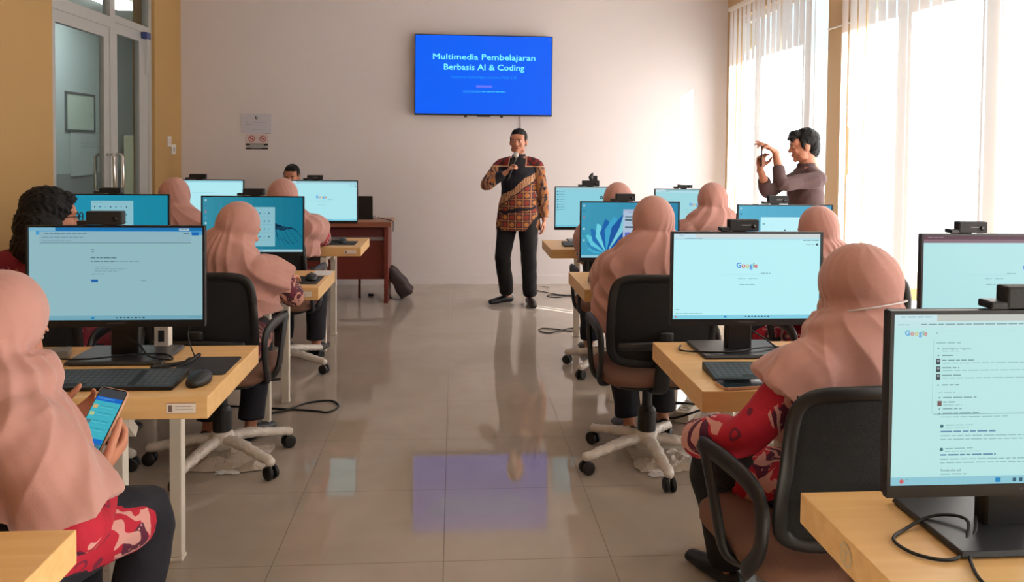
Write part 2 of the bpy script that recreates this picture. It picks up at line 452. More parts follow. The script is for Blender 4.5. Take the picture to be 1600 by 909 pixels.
# wooden shelf unit in the corridor
sh = thing('corridor_shelf', 'pale wooden open shelf unit seen through the right door leaf', 'shelf', (-4.9, 13.4, 0))
M_PALEWOOD = mat('pale_shelf_wood', (196, 190, 156), .6)
obj('side_panel', box((0, -.6, .8), (.4, .03, 1.6)), M_PALEWOOD, sh); obj('side_panel', box((0, .6, .8), (.4, .03, 1.6)), M_PALEWOOD, sh)
for zz in (.05, .5, .85, 1.2, 1.58): obj('shelf_board', box((0, 0, zz), (.4, 1.17, .025)), M_PALEWOOD, sh)
obj('back_panel', box((-.2, 0, .8), (.012, 1.2, 1.6)), mat('shelf_back', (176, 180, 160), .7), sh)

# light switch and its lower box on the yellow wall
sw = thing('light_switch', 'white light switch plate on the yellow wall right of the glass door', 'switch', (XL, 8.20, 1.49))
obj('plate', box((.008, 0, .01), (.016, .085, .10)), M_PAPER, sw, bevel=.003)
obj('rocker', box((.018, 0, .01), (.008, .05, .06)), mat('switch_rocker', (200, 190, 182), .4), sw, bevel=.001)
so = thing('wall_socket', 'white square socket just below the light switch', 'socket', (XL, 8.31, 1.42))
obj('plate', box((.008, 0, 0), (.016, .12, .10)), M_WHITE, so, bevel=.003)
bm = bmesh.new(); add_lathe(bm, [(.001, .0155), (.02, .0155), (.022, .02), (.03, .02), (.03, .016)], axis='x', seg=20); obj('socket_face', bm, M_PAPER, so, smooth=True)
# ------------------------------------------------------------------ pictures on screens: flat coloured shapes laid on the panel
_FC = {}
def text_mesh(s, bold=False):
    """(verts, faces, width) of a line of text, height-normalised font size 1"""
    if (s, bold) in _FC: return _FC[(s, bold)]
    cu = bpy.data.curves.new('t', 'FONT'); cu.body = s; cu.size = 1; cu.resolution_u = 2
    cu.offset = 0
    o = bpy.data.objects.new('t', cu); C.objects.link(o)
    dg = bpy.context.evaluated_depsgraph_get()
    me = bpy.data.meshes.new_from_object(o.evaluated_get(dg))
    vs = [v.co.copy() for v in me.vertices]; fs = [tuple(p.vertices) for p in me.polygons]
    bpy.data.objects.remove(o); bpy.data.curves.remove(cu); bpy.data.meshes.remove(me)
    w = max((v.x for v in vs), default=0)
    _FC[(s, bold)] = (vs, fs, w); return _FC[(s, bold)]
class Panel:
    """picture plane: u right 0..1, v down 0..1; faces -Y"""
    def __init__(s, w, h, y=0, x0=None, z0=0, k=1.0, flat=None):
        s.bm = bmesh.new(); s.w, s.h, s.y = w, h, y; s.x0 = -w/2 if x0 is None else x0; s.z0 = z0
        s.mats = []; s.lay = 0; s.k = k; s.flat = flat; s.soft = 0
    def mi(s, c):
        m = s.flat(c) if s.flat else emat(c, s.k)
        if m not in s.mats: s.mats.append(m)
        return s.mats.index(m)
    def P(s, u, v): return V((s.x0+u*s.w, s.y-s.lay*.00012, s.z0+(1-v)*s.h))
    def poly(s, pts, c):
        s.lay += 1; f = s.bm.faces.new([s.bm.verts.new(s.P(u, v)) for u, v in pts]); f.material_index = s.mi(c)
    def rect(s, u0, v0, u1, v1, c): s.poly([(u0, v1), (u1, v1), (u1, v0), (u0, v0)], c)
    def disc(s, u, v, r, c, n=14, a0=0, a1=360):
        asp = s.w/s.h
        s.poly([(u+r*math.cos(R(a0+(a1-a0)*i/n)), v-r*asp*math.sin(R(a0+(a1-a0)*i/n))) for i in range(n)], c)
    def text(s, t, u, v, size, c, bold=False, align='c', width=None):
        if bold:
            for du, dv in ((-.0011, 0), (.0011, 0), (0, .002), (0, -.002)): s.text(t, u+du, v+dv, size, c, False, align, width)
            return
        """size in fraction of the height; v = baseline"""
        vs, fs, w = text_mesh(t, bold); k = size*s.h; kx = k
        if width: kx = width*s.w/w
        s.lay += 1; o = s.P(u, v); off = -w*kx/2 if align == 'c' else 0
        bv = [s.bm.verts.new((o.x+off+p.x*kx, o.y, o.z+p.y*k)) for p in vs]
        i = s.mi(c)
        for f in fs:
            try: s.bm.faces.new([bv[j] for j in f]).material_index = i
            except ValueError: pass
    def line(s, u0, v, u1, c, t=.006, seed=1):
        t *= .75
        if s.soft: c = tuple(int(a*(1-s.soft)+b*s.soft) for a, b in zip(c, (182, 226, 226)))
        """an unreadable line of small type: a run of word-sized dashes"""
        rnd = random.Random(seed+int(v*999)); u = u0; s.lay += 1
        i = s.mi(c)
        while u < u1:
            w = min(rnd.uniform(.012, .04), u1-u)
            f = s.bm.faces.new([s.bm.verts.new(s.P(a, b)) for a, b in ((u, v+t), (u+w, v+t), (u+w, v), (u, v))]); f.material_index = i
            u += w+.005
    def grad(s, u0, v0, u1, v1, ca, cb, n=10):
        for i in range(n):
            t = i/(n-1); c = tuple(int(a*(1-t)+b*t) for a, b in zip(ca, cb))
            s.rect(u0+(u1-u0)*i/n, v0, u0+(u1-u0)*(i+1)/n, v1, c)
    def build(s, name, parent):
        me = bpy.data.meshes.new(name); s.bm.to_mesh(me); s.bm.free()
        for m in s.mats: me.materials.append(m)
        o = bpy.data.objects.new(name, me); link(o, parent); return o
GC = [(66, 133, 220), (214, 92, 90), (214, 178, 80), (66, 133, 220), (90, 170, 120), (214, 92, 90)]
def google(p, u, v, size):
    adv = 0; tot = sum(text_mesh(ch)[2]*1.1 for ch in 'Google')*size*p.h/p.w
    x = u-tot/2
    if p.soft: cs = [tuple(int(a*.6+b*.4) for a, b in zip(c, (182, 226, 226))) for c in GC]
    else: cs = GC
    for ch, c in zip('Google', cs):
        p.text(ch, x, v, size, c, True, 'l'); x += text_mesh(ch)[2]*1.1*size*p.h/p.w
def taskbar(p, c=(120, 190, 212), u=.36, ic=(40, 70, 90), v0=.955):
    p.rect(0, v0, 1, 1, c); p.rect(u-.012, v0+.012, u+.006, .988, (20, 130, 190))
    for k in range(8): p.rect(u+.13+k*.022, v0+.014, u+.142+k*.022, .982, ic if k % 2 else (60, 110, 130))
    p.line(.92, v0+.016, .985, (60, 90, 110), .005)
def scr_google(p, bg=(186, 240, 246), top=(206, 214, 214), logo=(.5, .40, .085), sm=1):
    p.rect(0, 0, 1, 1, bg); p.rect(0, 0, 1, .05, top); p.rect(0, .0, .15, .05, (196, 226, 236)); p.rect(0, .05, 1, .075, (180, 222, 232))
    p.line(.04, .018, .07, (110, 130, 150), .006); p.line(.08, .055, .2, (90, 120, 150), .007)
    p.line(.88, .075, .99, (90, 110, 125), .010); p.line(.90, .125, .96, (90, 110, 125), .006); p.disc(.978, .128, .008, (60, 80, 84))
    google(p, logo[0], logo[1], logo[2])
    p.rect(.32, .478, .62, .481, (158, 214, 224)); p.line(.595, .462, .66, (70, 120, 135), .009)
    p.line(.44, .525, .49, (90, 140, 160), .006); p.line(.51, .525, .57, (90, 140, 160), .006); p.line(.45, .595, .56, (60, 110, 130), .006)
    p.line(.02, .885, .05, (60, 110, 130), .006); p.line(.02, .932, .2, (80, 130, 150), .006)
    taskbar(p, (132, 206, 226)); p.rect(.018, .965, .026, .985, (200, 90, 90))
def scr_form(p):
    bg = (142, 182, 190)
    p.rect(0, 0, 1, 1, bg); p.rect(0, 0, 1, .04, (24, 110, 170)); p.rect(.0, 0, .15, .04, (120, 175, 200)); p.rect(.04, .04, 1, .08, (70, 150, 200))
    p.rect(.86, .008, .92, .034, (170, 190, 200)); p.line(.87, .018, .91, (60, 100, 130), .006)
    p.rect(.06, .045, .93, .165, (138, 176, 188)); p.rect(.062, .165, .932, .169, (70, 90, 100))
    p.line(.09, .065, .33, (36, 70, 110), .009); p.line(.075, .105, .31, (80, 110, 130), .006); p.line(.075, .142, .24, (90, 120, 138), .005)
    p.line(.885, .062, .92, (30, 60, 90), .01); p.rect(.935, .05, .975, .085, (16, 100, 175))
    p.line(.355, .235, .372, (80, 100, 110), .008); p.line(.355, .262, .372, (80, 100, 110), .006)
    p.line(.352, .325, .50, (50, 74, 86), .010); p.line(.352, .366, .49, (46, 66, 78), .007); p.line(.495, .366, .63, (80, 110, 120), .005)
    p.line(.375, .423, .46, (80, 110, 120), .005); p.line(.375, .445, .555, (80, 110, 120), .005); p.line(.375, .468, .51, (80, 110, 120), .005); p.line(.355, .502, .43, (80, 110, 120), .005)
    p.rect(.355, .562, .393, .59, (20, 94, 166)); p.line(.64, .573, .67, (90, 120, 130), .006)
    taskbar(p, (112, 164, 182), .365, (30, 50, 60))
def scr_search(p):
    p.soft = .35
    p.rect(0, 0, 1, 1, (184, 228, 226)); p.rect(0, 0, 1, .045, (190, 194, 186)); p.rect(.0, .0, .155, .045, (196, 226, 230)); p.rect(0, .045, 1, .085, (190, 226, 228))
    p.line(.03, .018, .14, (90, 110, 120), .007); p.line(.02, .063, .06, (100, 125, 130), .006); p.line(.1, .060, .62, (96, 120, 128), .008)
    google(p, .082, .128, .044)
    p.rect(.15, .10, .72, .10+.002, (176, 216, 218)); p.line(.148, .11, .155, (100, 120, 130), .006)
    p.rect(.14, .15, .142, .585, (168, 206, 208)); p.poly([(.142, .585), (.148, .59), (.152, .592), (.72, .592), (.72, .588), (.152, .588)], (120, 160, 166))
    p.line(.15, .168, .235, (100, 140, 145), .006)
    rows = [(.198, .27, 0, 'Special Region of Yogyakarta'), (.24, .23, 0, ''), (.268, .30, 1, ''), (.312, .25, 1, ''), (.356, .26, 1, ''), (.412, .25, 0, '')]
    for v, u1, pic, tx in rows:
        if tx: p.text(tx, .17, v+.012, .019, (90, 120, 128), False, 'l', width=.10)
        else: p.line(.17, v, u1-.02, (84, 116, 124), .009, 7)
        if tx: p.line(.17, v+.020, .23, (130, 164, 170), .005)
        if pic:
            p.rect(.15, v-.006, .164, v+.028, (50, 66, 74)); p.rect(.153, v, .161, v+.012, (150, 160, 160)); p.line(.172, v+.017, .42+v*.3, (120, 154, 160), .006, 3)
        else: p.disc(.157, v+.004, .003, (120, 150, 156))
    p.line(.158, .458, .215, (100, 140, 145), .006)
    for v, u1 in ((.486, .29), (.552, .24), (.578, .30)): p.line(.175, v, u1, (84, 116, 124), .008, 9); p.disc(.163, v+.004, .003, (120, 150, 156))
    p.rect(.155, .508, .17, .538, (120, 90, 92)); p.line(.175, .512, .22, (84, 116, 124), .008); p.line(.175, .530, .24, (120, 154, 160), .005)
    p.line(.165, .60, .40, (120, 154, 160), .006)
    for v in (.648, .785):
        p.disc(.172, v+.008, .006, (60, 110, 120)); p.line(.185, v, .28, (100, 134, 140), .006); p.line(.185, v+.018, .25+(v-.6)*.3, (120, 154, 160), .005)
        p.line(.168, v+.035, .36, (56, 96, 140), .012, 4); p.line(.168, v+.062, .62, (110, 146, 152), .007, 5); p.line(.168, v+.083, .60, (110, 146, 152), .007, 6)
    p.text('People also ask', .17, .922, .022, (84, 108, 114), False, 'l', width=.072)
    p.line(.17, .935, .26, (100, 134, 140), .007)
    p.rect(0, .952, 1, 1, (140, 196, 210)); p.disc(.037, .977, .0075, (200, 96, 100)); p.line(.05, .966, .06, (80, 120, 130), .004); p.rect(.36, .963, .378, .99, (20, 132, 190))
    for k in range(7): p.rect(.42+k*.022, .966, .432+k*.022, .988, (50, 90, 110))
def icons(p, n=6, c=(150, 190, 205), u=.02):
    cols = [(170, 200, 214), (60, 120, 160), (170, 120, 130), (80, 150, 190), (180, 210, 215), (60, 140, 150)]
    for k in range(n):
        p.rect(u, .04+k*.105, u+.018, .075+k*.105, cols[k % 6]); p.line(u-.005, .085+k*.105, u+.026, (110, 170, 190), .005)
def swirl(p, u, v, cols, n=5):
    """dark ribbons sweeping from the lower middle"""
    for k in range(n):
        pts = []; pts2 = []
        for i in range(12):
            t = i/11
            uu = u+t*(.30-.045*k); vv = v+.44*(t**1.7)*(.5+.12*k)+.05*math.sin(t*7+k)-.0
            w = .024*(1-.6*t)
            pts.append((uu, min(vv, .94))); pts2.append((uu+w*.3, min(vv+w*1.8, .95)))
        p.poly([*pts2, *pts[::-1]], cols[k % len(cols)])
def scr_settings(p, pos=(.35, .18, .72, .90), bg=((52, 138, 160), (14, 112, 138)), sw=True):
    p.grad(0, 0, 1, 1, bg[0], bg[1]); icons(p)
    if sw: swirl(p, .70, .50, [(8, 40, 66), (12, 60, 88), (6, 30, 54)], 6)
    a, b, c, d = pos
    p.rect(a, b, c, d, (134, 186, 198)); p.line(a+.02, b+.03, a+.12, (70, 110, 124), .006)
    for r in range(4):
        for k in range(7):
            uu = a+.03+k*(c-a-.05)/7; p.rect(uu, b+.10+r*(d-b)*.2, uu+.012, b+.125+r*(d-b)*.2, ((40, 80, 100), (40, 110, 150), (110, 160, 180))[(k+r) % 3])
        p.rect(a+.02, b+.17+r*(d-b)*.2, c-.02, b+.172+r*(d-b)*.2, (90, 140, 156))
    p.rect(0, .955, 1, 1, (150, 194, 204)); p.rect(.4, .965, .6, .985, (110, 160, 180))
def scr_bloom(p):
    p.grad(0, 0, 1, 1, (58, 150, 180), (44, 132, 168)); icons(p, 7)
    # folded-petal wallpaper
    cen = (.26, .93)
    for k, (ang, ln, c) in enumerate([(165, .20, (70, 170, 200)), (150, .24, (40, 130, 180)), (135, .30, (96, 196, 216)), (120, .33, (30, 110, 176)), (106, .36, (110, 206, 222)), (92, .40, (24, 96, 170)), (80, .44, (60, 160, 200)), (66, .50, (20, 84, 160)), (52, .55, (120, 200, 214)), (40, .52, (16, 78, 156))]):
        a = R(ang); a1 = R(ang-14); a2 = R(ang+14); q = 1.75
        f = lambda aa, l: (min(cen[0]+math.cos(aa)*l, .43), cen[1]-math.sin(aa)*l*q*.9)
        p.poly([cen, f(a1, ln*.6), f(R(ang-5), ln*.95), f(a, ln), f(a2, ln*.62)], c)
    p.rect(.43, .12, .86, .95, (170, 190, 214)); p.rect(.43, .12, .86, .16, (160, 178, 206)); p.line(.48, .17, .8, (150, 120, 170), .012)
    p.rect(.45, .25, .57, .27, (90, 120, 130)); p.rect(.45, .30, .52, .33, (60, 90, 90)); p.disc(.57, .33, .022, (126, 130, 110)); p.disc(.565, .25, .012, (60, 110, 100)); p.disc(.60, .27, .008, (50, 90, 110))
    p.line(.45, .37, .52, (120, 140, 150), .01); p.rect(.45, .43, .54, .46, (50, 80, 84)); p.disc(.585, .42, .016, (150, 120, 100))
    for k in range(6): p.rect(.61, .24+k*.045, .68, .262+k*.045, ((50, 60, 90), (70, 90, 150))[k % 2])
    p.rect(.45, .54, .60, .60, (70, 80, 190)); p.rect(.45, .60, .60, .68, (60, 100, 200)); p.line(.46, .565, .59, (180, 160, 230), .014); p.disc(.55, .67, .02, (130, 100, 210)); p.rect(.5, .665, .56, .69, (40, 50, 70))
    p.rect(.45, .76, .60, .93, (40, 120, 180)); p.line(.46, .80, .58, (190, 220, 240), .01); p.disc(.50, .87, .014, (180, 140, 120)); p.rect(.61, .54, .7, .9, (140, 160, 190))
    p.rect(0, .955, 1, 1, (140, 196, 214)); p.rect(.3, .965, .5, .985, (120, 170, 200))
def scr_dialog(p):
    p.grad(0, 0, 1, 1, (84, 176, 206), (70, 160, 196)); icons(p, 6)
    p.rect(.24, .22, .86, .97, (190, 240, 248)); p.disc(.27, .52, .010, (20, 120, 220)); p.rect(.26, .34, .285, .36, (90, 150, 170)); p.disc(.5, .47, .010, (60, 100, 120))
    p.rect(.44, .54, .57, .548, (110, 170, 190)); p.rect(.42, .61, .6, .616, (130, 190, 205)); p.line(.33, .80, .56, (90, 140, 160), .008); p.rect(.36, .84, .39, .88, (60, 90, 110)); p.rect(.44, .84, .47, .88, (60, 90, 110))
    p.rect(0, .96, 1, 1, (130, 200, 220))
def scr_list(p):
    p.rect(0, 0, 1, 1, (140, 206, 220)); p.rect(0, 0, 1, .05, (160, 200, 210))
    for k in range(8): p.line(.03, .10+k*.065, .13, (50, 100, 130), .012, k); p.rect(.02, .10+k*.065, .035, .12+k*.065, (40, 80, 110))
    p.disc(.66, .25, .024, (30, 54, 66)); p.disc(.66, .25, .010, (150, 200, 210)); taskbar(p, (110, 190, 210))
def scr_plain(p):
    p.rect(0, 0, 1, 1, (176, 232, 240)); p.rect(0, 0, 1, .05, (150, 205, 220)); p.rect(.1, .09, .9, .093, (150, 205, 215)); p.line(.3, .3, .6, (140, 195, 210), .01); taskbar(p, (130, 200, 220))
def scr_google_small(p): scr_google(p, (172, 228, 236), (150, 200, 212), (.5, .43, .095))
def scr_google_far(p): scr_google(p, (158, 214, 222), (150, 196, 206), (.58, .42, .10))
def scr_google_maroon(p):
    scr_google(p, (178, 226, 228), (96, 64, 76), (.78, .42, .085)); p.rect(0, 0, 1, .05, (92, 58, 72)); p.line(.03, .02, .14, (170, 150, 160), .008); p.rect(0, .05, 1, .09, (132, 104, 116))

# ------------------------------------------------------------------ television and wall signs
def tv():
    W_, H_ = 1.452, .846
    t = thing('television', 'large flat television on the front wall showing a blue title slide', 'television', (.305, YF-.11, 2.228))
    obj('casing', box((0, .03, 0), (W_, .055, H_)), M_BLACK, t, bevel=.006)
    obj('back_housing', box((0, .07, -.05), (W_*.6, .06, H_*.55)), M_BLACK2, t, bevel=.01)
    p = Panel(W_-.018, H_-.026, .0015, z0=-H_/2+.016)
    B = (0, 96, 250)
    p.rect(0, 0, 1, 1, B)
    w = (128, 250, 255)
    p.text('Multimedia Pembelajaran', .5, .305, .105, w, True, width=.755)
    p.text('Berbasis AI & Coding', .5, .435, .105, w, True, width=.595)
    p.text('Transformasi Konten Digital untuk Guru PAUD & TK', .5, .545, .048, (30, 160, 250), False, width=.49)
    p.rect(.443, .632, .56, .660, (104, 118, 250))
    p.text('MODUL PELATIHAN', .412, .727, .038, (60, 190, 255), False, width=.13); p.line(.485, .706, .66, (60, 190, 255), .018)
    p.rect(.975, .02, .995, .05, (60, 110, 240))
    p.build('screen', t)
    obj('sensor_bar', box((-.0, .012, -H_/2-.006), (.14, .02, .012)), M_BLACK, t)
    for x in (-.19, .19): obj('foot_mount', box((x, .03, -H_/2-.009), (.03, .03, .018)), M_BLACK, t)
    obj('wall_mount', box((0, .104, 0), (.5, .012, .35)), M_BLACK2, t)
tv()
bm = bmesh.new(); add_tube(bm, [(.70, YF-.012, 1.83), (.705, YF-.010, 1.6), (.72, YF-.010, 1.3), (.715, YF-.010, .9), (.74, YF-.012, .35), (.8, YF-.03, .012), (1.0, YF-.25, .008)], .004, seg=6, sub=6)
tag(obj('power_cable', bm, M_CABLE, smooth=True), 'thin black cable dropping down the wall from the television', 'cable')

def flatmat(c): return mat('print_%d_%d_%d' % tuple(c), c, .75)
def sign1():
    t = thing('notice_sheet', 'grey notice sheet with a round logo on the front wall', 'notice', (-2.072, YF, 1.592))
    obj('sheet', box((0, -.003, .105), (.312, .005, .21)), mat('grey_laminated_sheet', (196, 194, 204), .5), t)
    p = Panel(.312, .21, -.0058, flat=flatmat)
    p.disc(.51, .20, .058, (92, 94, 100)); p.disc(.53, .19, .034, (190, 188, 196)); p.disc(.49, .22, .022, (70, 72, 80))
    p.line(.14, .45, .24, (130, 130, 142), .02); p.line(.42, .45, .84, (140, 140, 152), .016, 3); p.line(.14, .56, .36, (96, 96, 108), .026, 5); p.line(.48, .58, .72, (140, 140, 152), .016); p.line(.32, .80, .74, (160, 160, 170), .014)
    p.rect(.7, .985, .99, 1.0, (110, 110, 120))
    p.build('print', t)
    t = thing('no_smoking_sign', 'small sign with two red prohibition circles under the notice sheet', 'sign', (-2.065, YF, 1.42))
    obj('sheet', box((0, -.0025, .084), (.238, .004, .168)), mat('sign_backing', (206, 190, 190), .6), t)
    p = Panel(.238, .168, -.0048, flat=flatmat)
    for u in (.27, .75):
        p.disc(u, .30, .145, (176, 92, 88), 22); p.disc(u, .30, .108, (212, 190, 188), 22)
        p.rect(u-.06, .27, u+.05, .33, (96, 66, 66)); p.poly([(u-.10, .22), (u-.07, .17), (u+.10, .38), (u+.07, .43)], (176, 92, 88))
    p.rect(.02, .60, .98, .72, (40, 36, 38)); p.rect(.2, .63, .8, .70, (170, 160, 160)); p.rect(.02, .73, .98, .84, (178, 182, 176)); p.line(.08, .76, .92, (70, 90, 80), .04); p.rect(.02, .85, .98, .96, (40, 36, 38)); p.line(.25, .875, .7, (150, 150, 150), .05)
    p.build('print', t)
sign1()

# ------------------------------------------------------------------ long desks
def maple():
    n = NT('maple_laminate', .38)
    v = n.vmul(n.o, (1.2, 22, 22)); g = n.noise(1.5, 4, vec=v, dist=.4)
    n.color(n.mix(n.step(g, .3, .7), lin((218, 172, 112)), lin((230, 188, 128))))
    n.p.inputs['Specular IOR Level'].default_value = .4
    return n.m
M_MAPLE = maple()
M_STEELGREY = mat('grey_cable_tray', (120, 116, 112), .5, metal=.3)
def sticker(parent, x, y, z, w=.082, h=.03, rx=0):
    p = Panel(w, h, 0, x0=x-w/2, z0=z-h/2, flat=flatmat)
    p.rect(0, 0, 1, 1, (232, 222, 210)); p.rect(.06, .2, .2, .85, (120, 96, 86)); p.line(.3, .28, .85, (120, 100, 96), .09); p.line(.3, .58, .9, (150, 130, 120), .07, 3)
    p.rect(0, 0, 1, .05, (160, 110, 100)); p.rect(0, .95, 1, 1, (160, 110, 100))
    o = p.build('asset_sticker', parent); o.location = (0, y, 0); return o
def desk(label, x_in, x_out, y0, y1, group='rows of maple computer desks'):
    """x_in is the aisle end"""
    s = 1 if x_out > x_in else -1
    t = thing('computer_desk', label, 'desk', ((x_in+x_out)/2, (y0+y1)/2, 0), 0, group)
    L = abs(x_out-x_in); D = y1-y0; a = -s*L/2
    obj('desktop', box((0, 0, .7175), (L, D, .065)), M_MAPLE, t, bevel=.0025)
    for xx in (a+s*.27, 0, -a-s*.2):
        for yy in (-D/2+.05, D/2-.05):
            g = bmesh.new(); add_box(g, (xx, yy, .345), (.042, .042, .66)); add_box(g, (xx, yy, .007), (.048, .048, .014))
            obj('leg', g, M_WHITE, t, bevel=.003)
        g = bmesh.new(); add_box(g, (xx, 0, .665), (.042, D-.142, .04))
        for q in (-1, 1): add_box(g, (xx, q*(D/2-.105), .632), (.038, .09, .03), rot=Matrix.Rotation(q*R(42), 3, 'X'))
        obj('cross_rail', g, M_WHITE, t)
    obj('cable_tray', span(a+s*.32, -a-s*.25, D/2-.2, D/2-.09, .60, .64), M_STEELGREY, t)
    sticker(t, a+s*.075 if s < 0 else a+.22, -D/2-.001, .717)
    g = bmesh.new(); add_lathe(g, [(.001, 0), (.028, 0), (.03, .003), (.018, .004)], c=(a-s*.0, .0, .72), axis='x', seg=20)
    return t
DESKS = {'L0': (-.70, -2.72, .93, 1.53), 'L1': (-.70, -2.72, 2.33, 2.925), 'L2': (-.685, -2.72, 4.11, 4.68), 'L3': (-.66, -2.72, 5.75, 6.33),
         'R0': (.735, 2.78, 1.02, 1.62), 'R1': (.745, 2.78, 2.32, 2.925), 'R2': (.67, 2.78, 4.03, 4.61), 'R3': (.69, 2.30, 5.64, 6.21)}
LAB = {'L0': 'maple desk whose bare corner shows at the bottom left of the photo', 'L1': 'maple desk on the left carrying the nearest big monitor, keyboard and mouse',
       'L2': 'maple desk in the middle row left of the aisle, second back from the teacher desk', 'L3': 'maple desk on the left of the aisle just in front of the brown teacher desk',
       'R0': 'maple desk filling the bottom right corner with a monitor and a loose cable loop', 'R1': 'maple desk on the right with a phone lying in front of its keyboard',
       'R2': 'maple desk in the middle row right of the aisle under the flower wallpaper monitor', 'R3': 'maple desk on the right of the aisle nearest the standing speaker'}
for k, v in DESKS.items(): desk(LAB[k], *v)
# silver round logo on the end of the near right desk
p = Panel(.05, .05, 0, x0=-.025, z0=-.025, flat=flatmat); p.disc(.5, .5, .45, (196, 176, 140), 18); p.disc(.5, .5, .34, (214, 176, 118), 18); p.rect(.35, .3, .65, .42, (190, 170, 136)); p.rect(.45, .42, .58, .75, (190, 170, 136))
o = p.build('grommet_logo', [q for q in bpy.data.objects if q.name.startswith('computer_desk') and q.get('label') == LAB['R0']][0])
o.location = (-(2.78-.735)/2-.001, .10, .718); o.rotation_euler = (0, 0, R(-90))

# ------------------------------------------------------------------ monitors
def monitor(label, x0, x1, y, ztop, zbot, scr, rz=0, base_w=.31, k=1.0):
    w, h = x1-x0, ztop-zbot; cx = (x0+x1)/2; zc = (ztop+zbot)/2-.75
    t = thing('computer_monitor', label, 'monitor', (cx, y, .75), rz, 'wide black desktop monitors on the desks')
    bot = .022
    bm = bmesh.new(); ri = []
    # hollow front frame
    add_box(bm, (0, .006, zc+h/2-.0035), (w, .012, .007)); add_box(bm, (0, .006, zc-h/2+bot/2), (w, .014, bot))
    add_box(bm, (-w/2+.0035, .006, zc+(bot-.007)/2), (.007, .012, h-bot-.007)); add_box(bm, (w/2-.0035, .006, zc+(bot-.007)/2), (.007, .012, h-bot-.007))
    obj('bezel', bm, M_BLACK, t)
    bm = bmesh.new(); add_box(bm, (0, .020, zc), (w-.002, .018, h-.002)); obj('back_shell', bm, M_BLACK2, t, bevel=.004)
    bm = bmesh.new(); add_box(bm, (0, .045, zc-.02), (w*.55, .035, h*.6), rot=None); obj('rear_housing', bm, M_BLACK2, t, bevel=.012)
    p = Panel(w-.014, h-bot-.007, .0095, z0=zc-h/2+bot, k=k); scr(p); p.build('screen', t)
    pl = Panel(.10, bot*.6, -.0012, x0=-.05, z0=zc-h/2+bot*.25, flat=flatmat); pl.line(.2, .3, .8, (70, 70, 76), .45); pl.build('maker_badge', t)
    bm = bmesh.new(); add_box(bm, (0, .085, (zc-.02)/2+.02), (.095, .035, zc+.03)); obj('stand_neck', bm, M_BLACK, t, bevel=.008)
    bm = bmesh.new(); add_box(bm, (0, .085, .009), (base_w, .23, .010), taper=(.98, .96)); add_box(bm, (0, .085, .003), (base_w-.02, .21, .006)); obj('stand_base', bm, M_BASE, t, bevel=.002)
    return t
monitor('nearest left monitor, pale form page with blue top bar, webcam on top', -1.385, -.818, 2.69, 1.205, .872, scr_form)
monitor('monitor with a search home page right of the aisle beside the kneeling-high phone'.replace(' beside the kneeling-high phone', ', phone and keyboard before it'), .75, 1.288, 2.70, 1.188, .862, scr_google)
monitor('monitor at the right edge with a maroon browser bar and search logo', 1.647, 2.19, 2.70, 1.183, .862, scr_google_maroon)
monitor('largest monitor, bottom right, search results list on a pale page', .776, 1.335, 1.36, 1.189, .852, scr_search)
monitor('monitor with teal wallpaper, dark swirl and settings panel behind the glasses-wearing woman in pink hijab'[:85].rsplit(' ', 0)[0], -1.356, -.811, 4.40, 1.197, .872, scr_settings)
monitor('teal monitor right of the woman with black curly hair', -2.07, -1.523, 4.40, 1.204, .88, lambda p: scr_settings(p, (.25, .10, .66, .80), ((30, 142, 172), (20, 132, 160)), False))
monitor('left-side monitor with white search page in front of the teacher desk', -1.268, -.725, 6.10, 1.212, .885, scr_google_small)
monitor('blank white-page monitor at the far left by the pink hijab', -2.11, -1.567, 6.10, 1.212, .885, scr_plain)
monitor('monitor with blue flower wallpaper and a web page on its right half', .685, 1.235, 4.30, 1.184, .855, scr_bloom)
monitor('monitor in front of the man photographing, light dialog on a blue desktop', 1.56, 2.105, 4.30, 1.172, .85, scr_dialog)
monitor('pale blue monitor with a left-hand list nearest the speaker', .76, 1.305, 6.0, 1.181, .852, scr_list)
monitor('pale search page monitor by the far window corner', 1.527, 2.07, 6.0, 1.170, .85, scr_google_far)

# webcams on the monitors
def webcam(label, x, y, z, w=.105, h=.042, logo=True, clip=False):
    t = thing('webcam', label, 'webcam', (x, y, z), 0, 'box-shaped webcams clipped on the monitors')
    bm = bmesh.new(); add_box(bm, (0, .016, h/2+.002), (w, .035, h)); obj('body', bm, M_BLACK2, t, bevel=.004)
    bm = bmesh.new(); add_lathe(bm, [(.001, -.004), (.007, -.004), (.009, 0), (.009, .004)], c=(w*.30, -.001, h*.5), axis='y', seg=16); obj('lens', bm, mat('lens_glass', (10, 12, 18), .08), t, smooth=True)
    bm = bmesh.new(); add_box(bm, (-w*.5-.012, .02, .008), (.035, .04, .014)); add_box(bm, (0, .048, -.014), (.05, .012, .05)); obj('clip', bm, M_BLACK, t, bevel=.003)
    if logo:
        p = Panel(w*.4, h*.2, -.0018, x0=-.01, z0=h*.45, flat=flatmat); p.line(0, .1, .9, (120, 120, 126), .7); p.build('badge', t)
    if clip:
        bm = bmesh.new(); add_tube(bm, [(.01, .02, h), (.0, .02, h+.025), (.012, .02, h+.05)], [.012, .016, .010], seg=10, sub=3); add_box(bm, (.035, .02, h+.018), (.03, .03, .04)); obj('tripod_head', bm, M_BLACK, t, smooth=False, bevel=.003)
    return t
webcam('webcam on the nearest left monitor', -1.138, 2.69, 1.205, .115, .044, False)
webcam('webcam on top of the search home page monitor right of the aisle', 1.005, 2.70, 1.188, .105, .040)
webcam('webcam on the maroon-bar monitor at the right edge', 1.835, 2.70, 1.183, .105, .040)
webcam('webcam on top of the big search results monitor', 1.045, 1.36, 1.189, .105, .040)
webcam('webcam on the teal monitor with the dark swirl', -1.08, 4.40, 1.197, .115, .038, False)
webcam('webcam on the teal monitor beside the black-haired woman', -1.83, 4.40, 1.204, .11, .03, False)
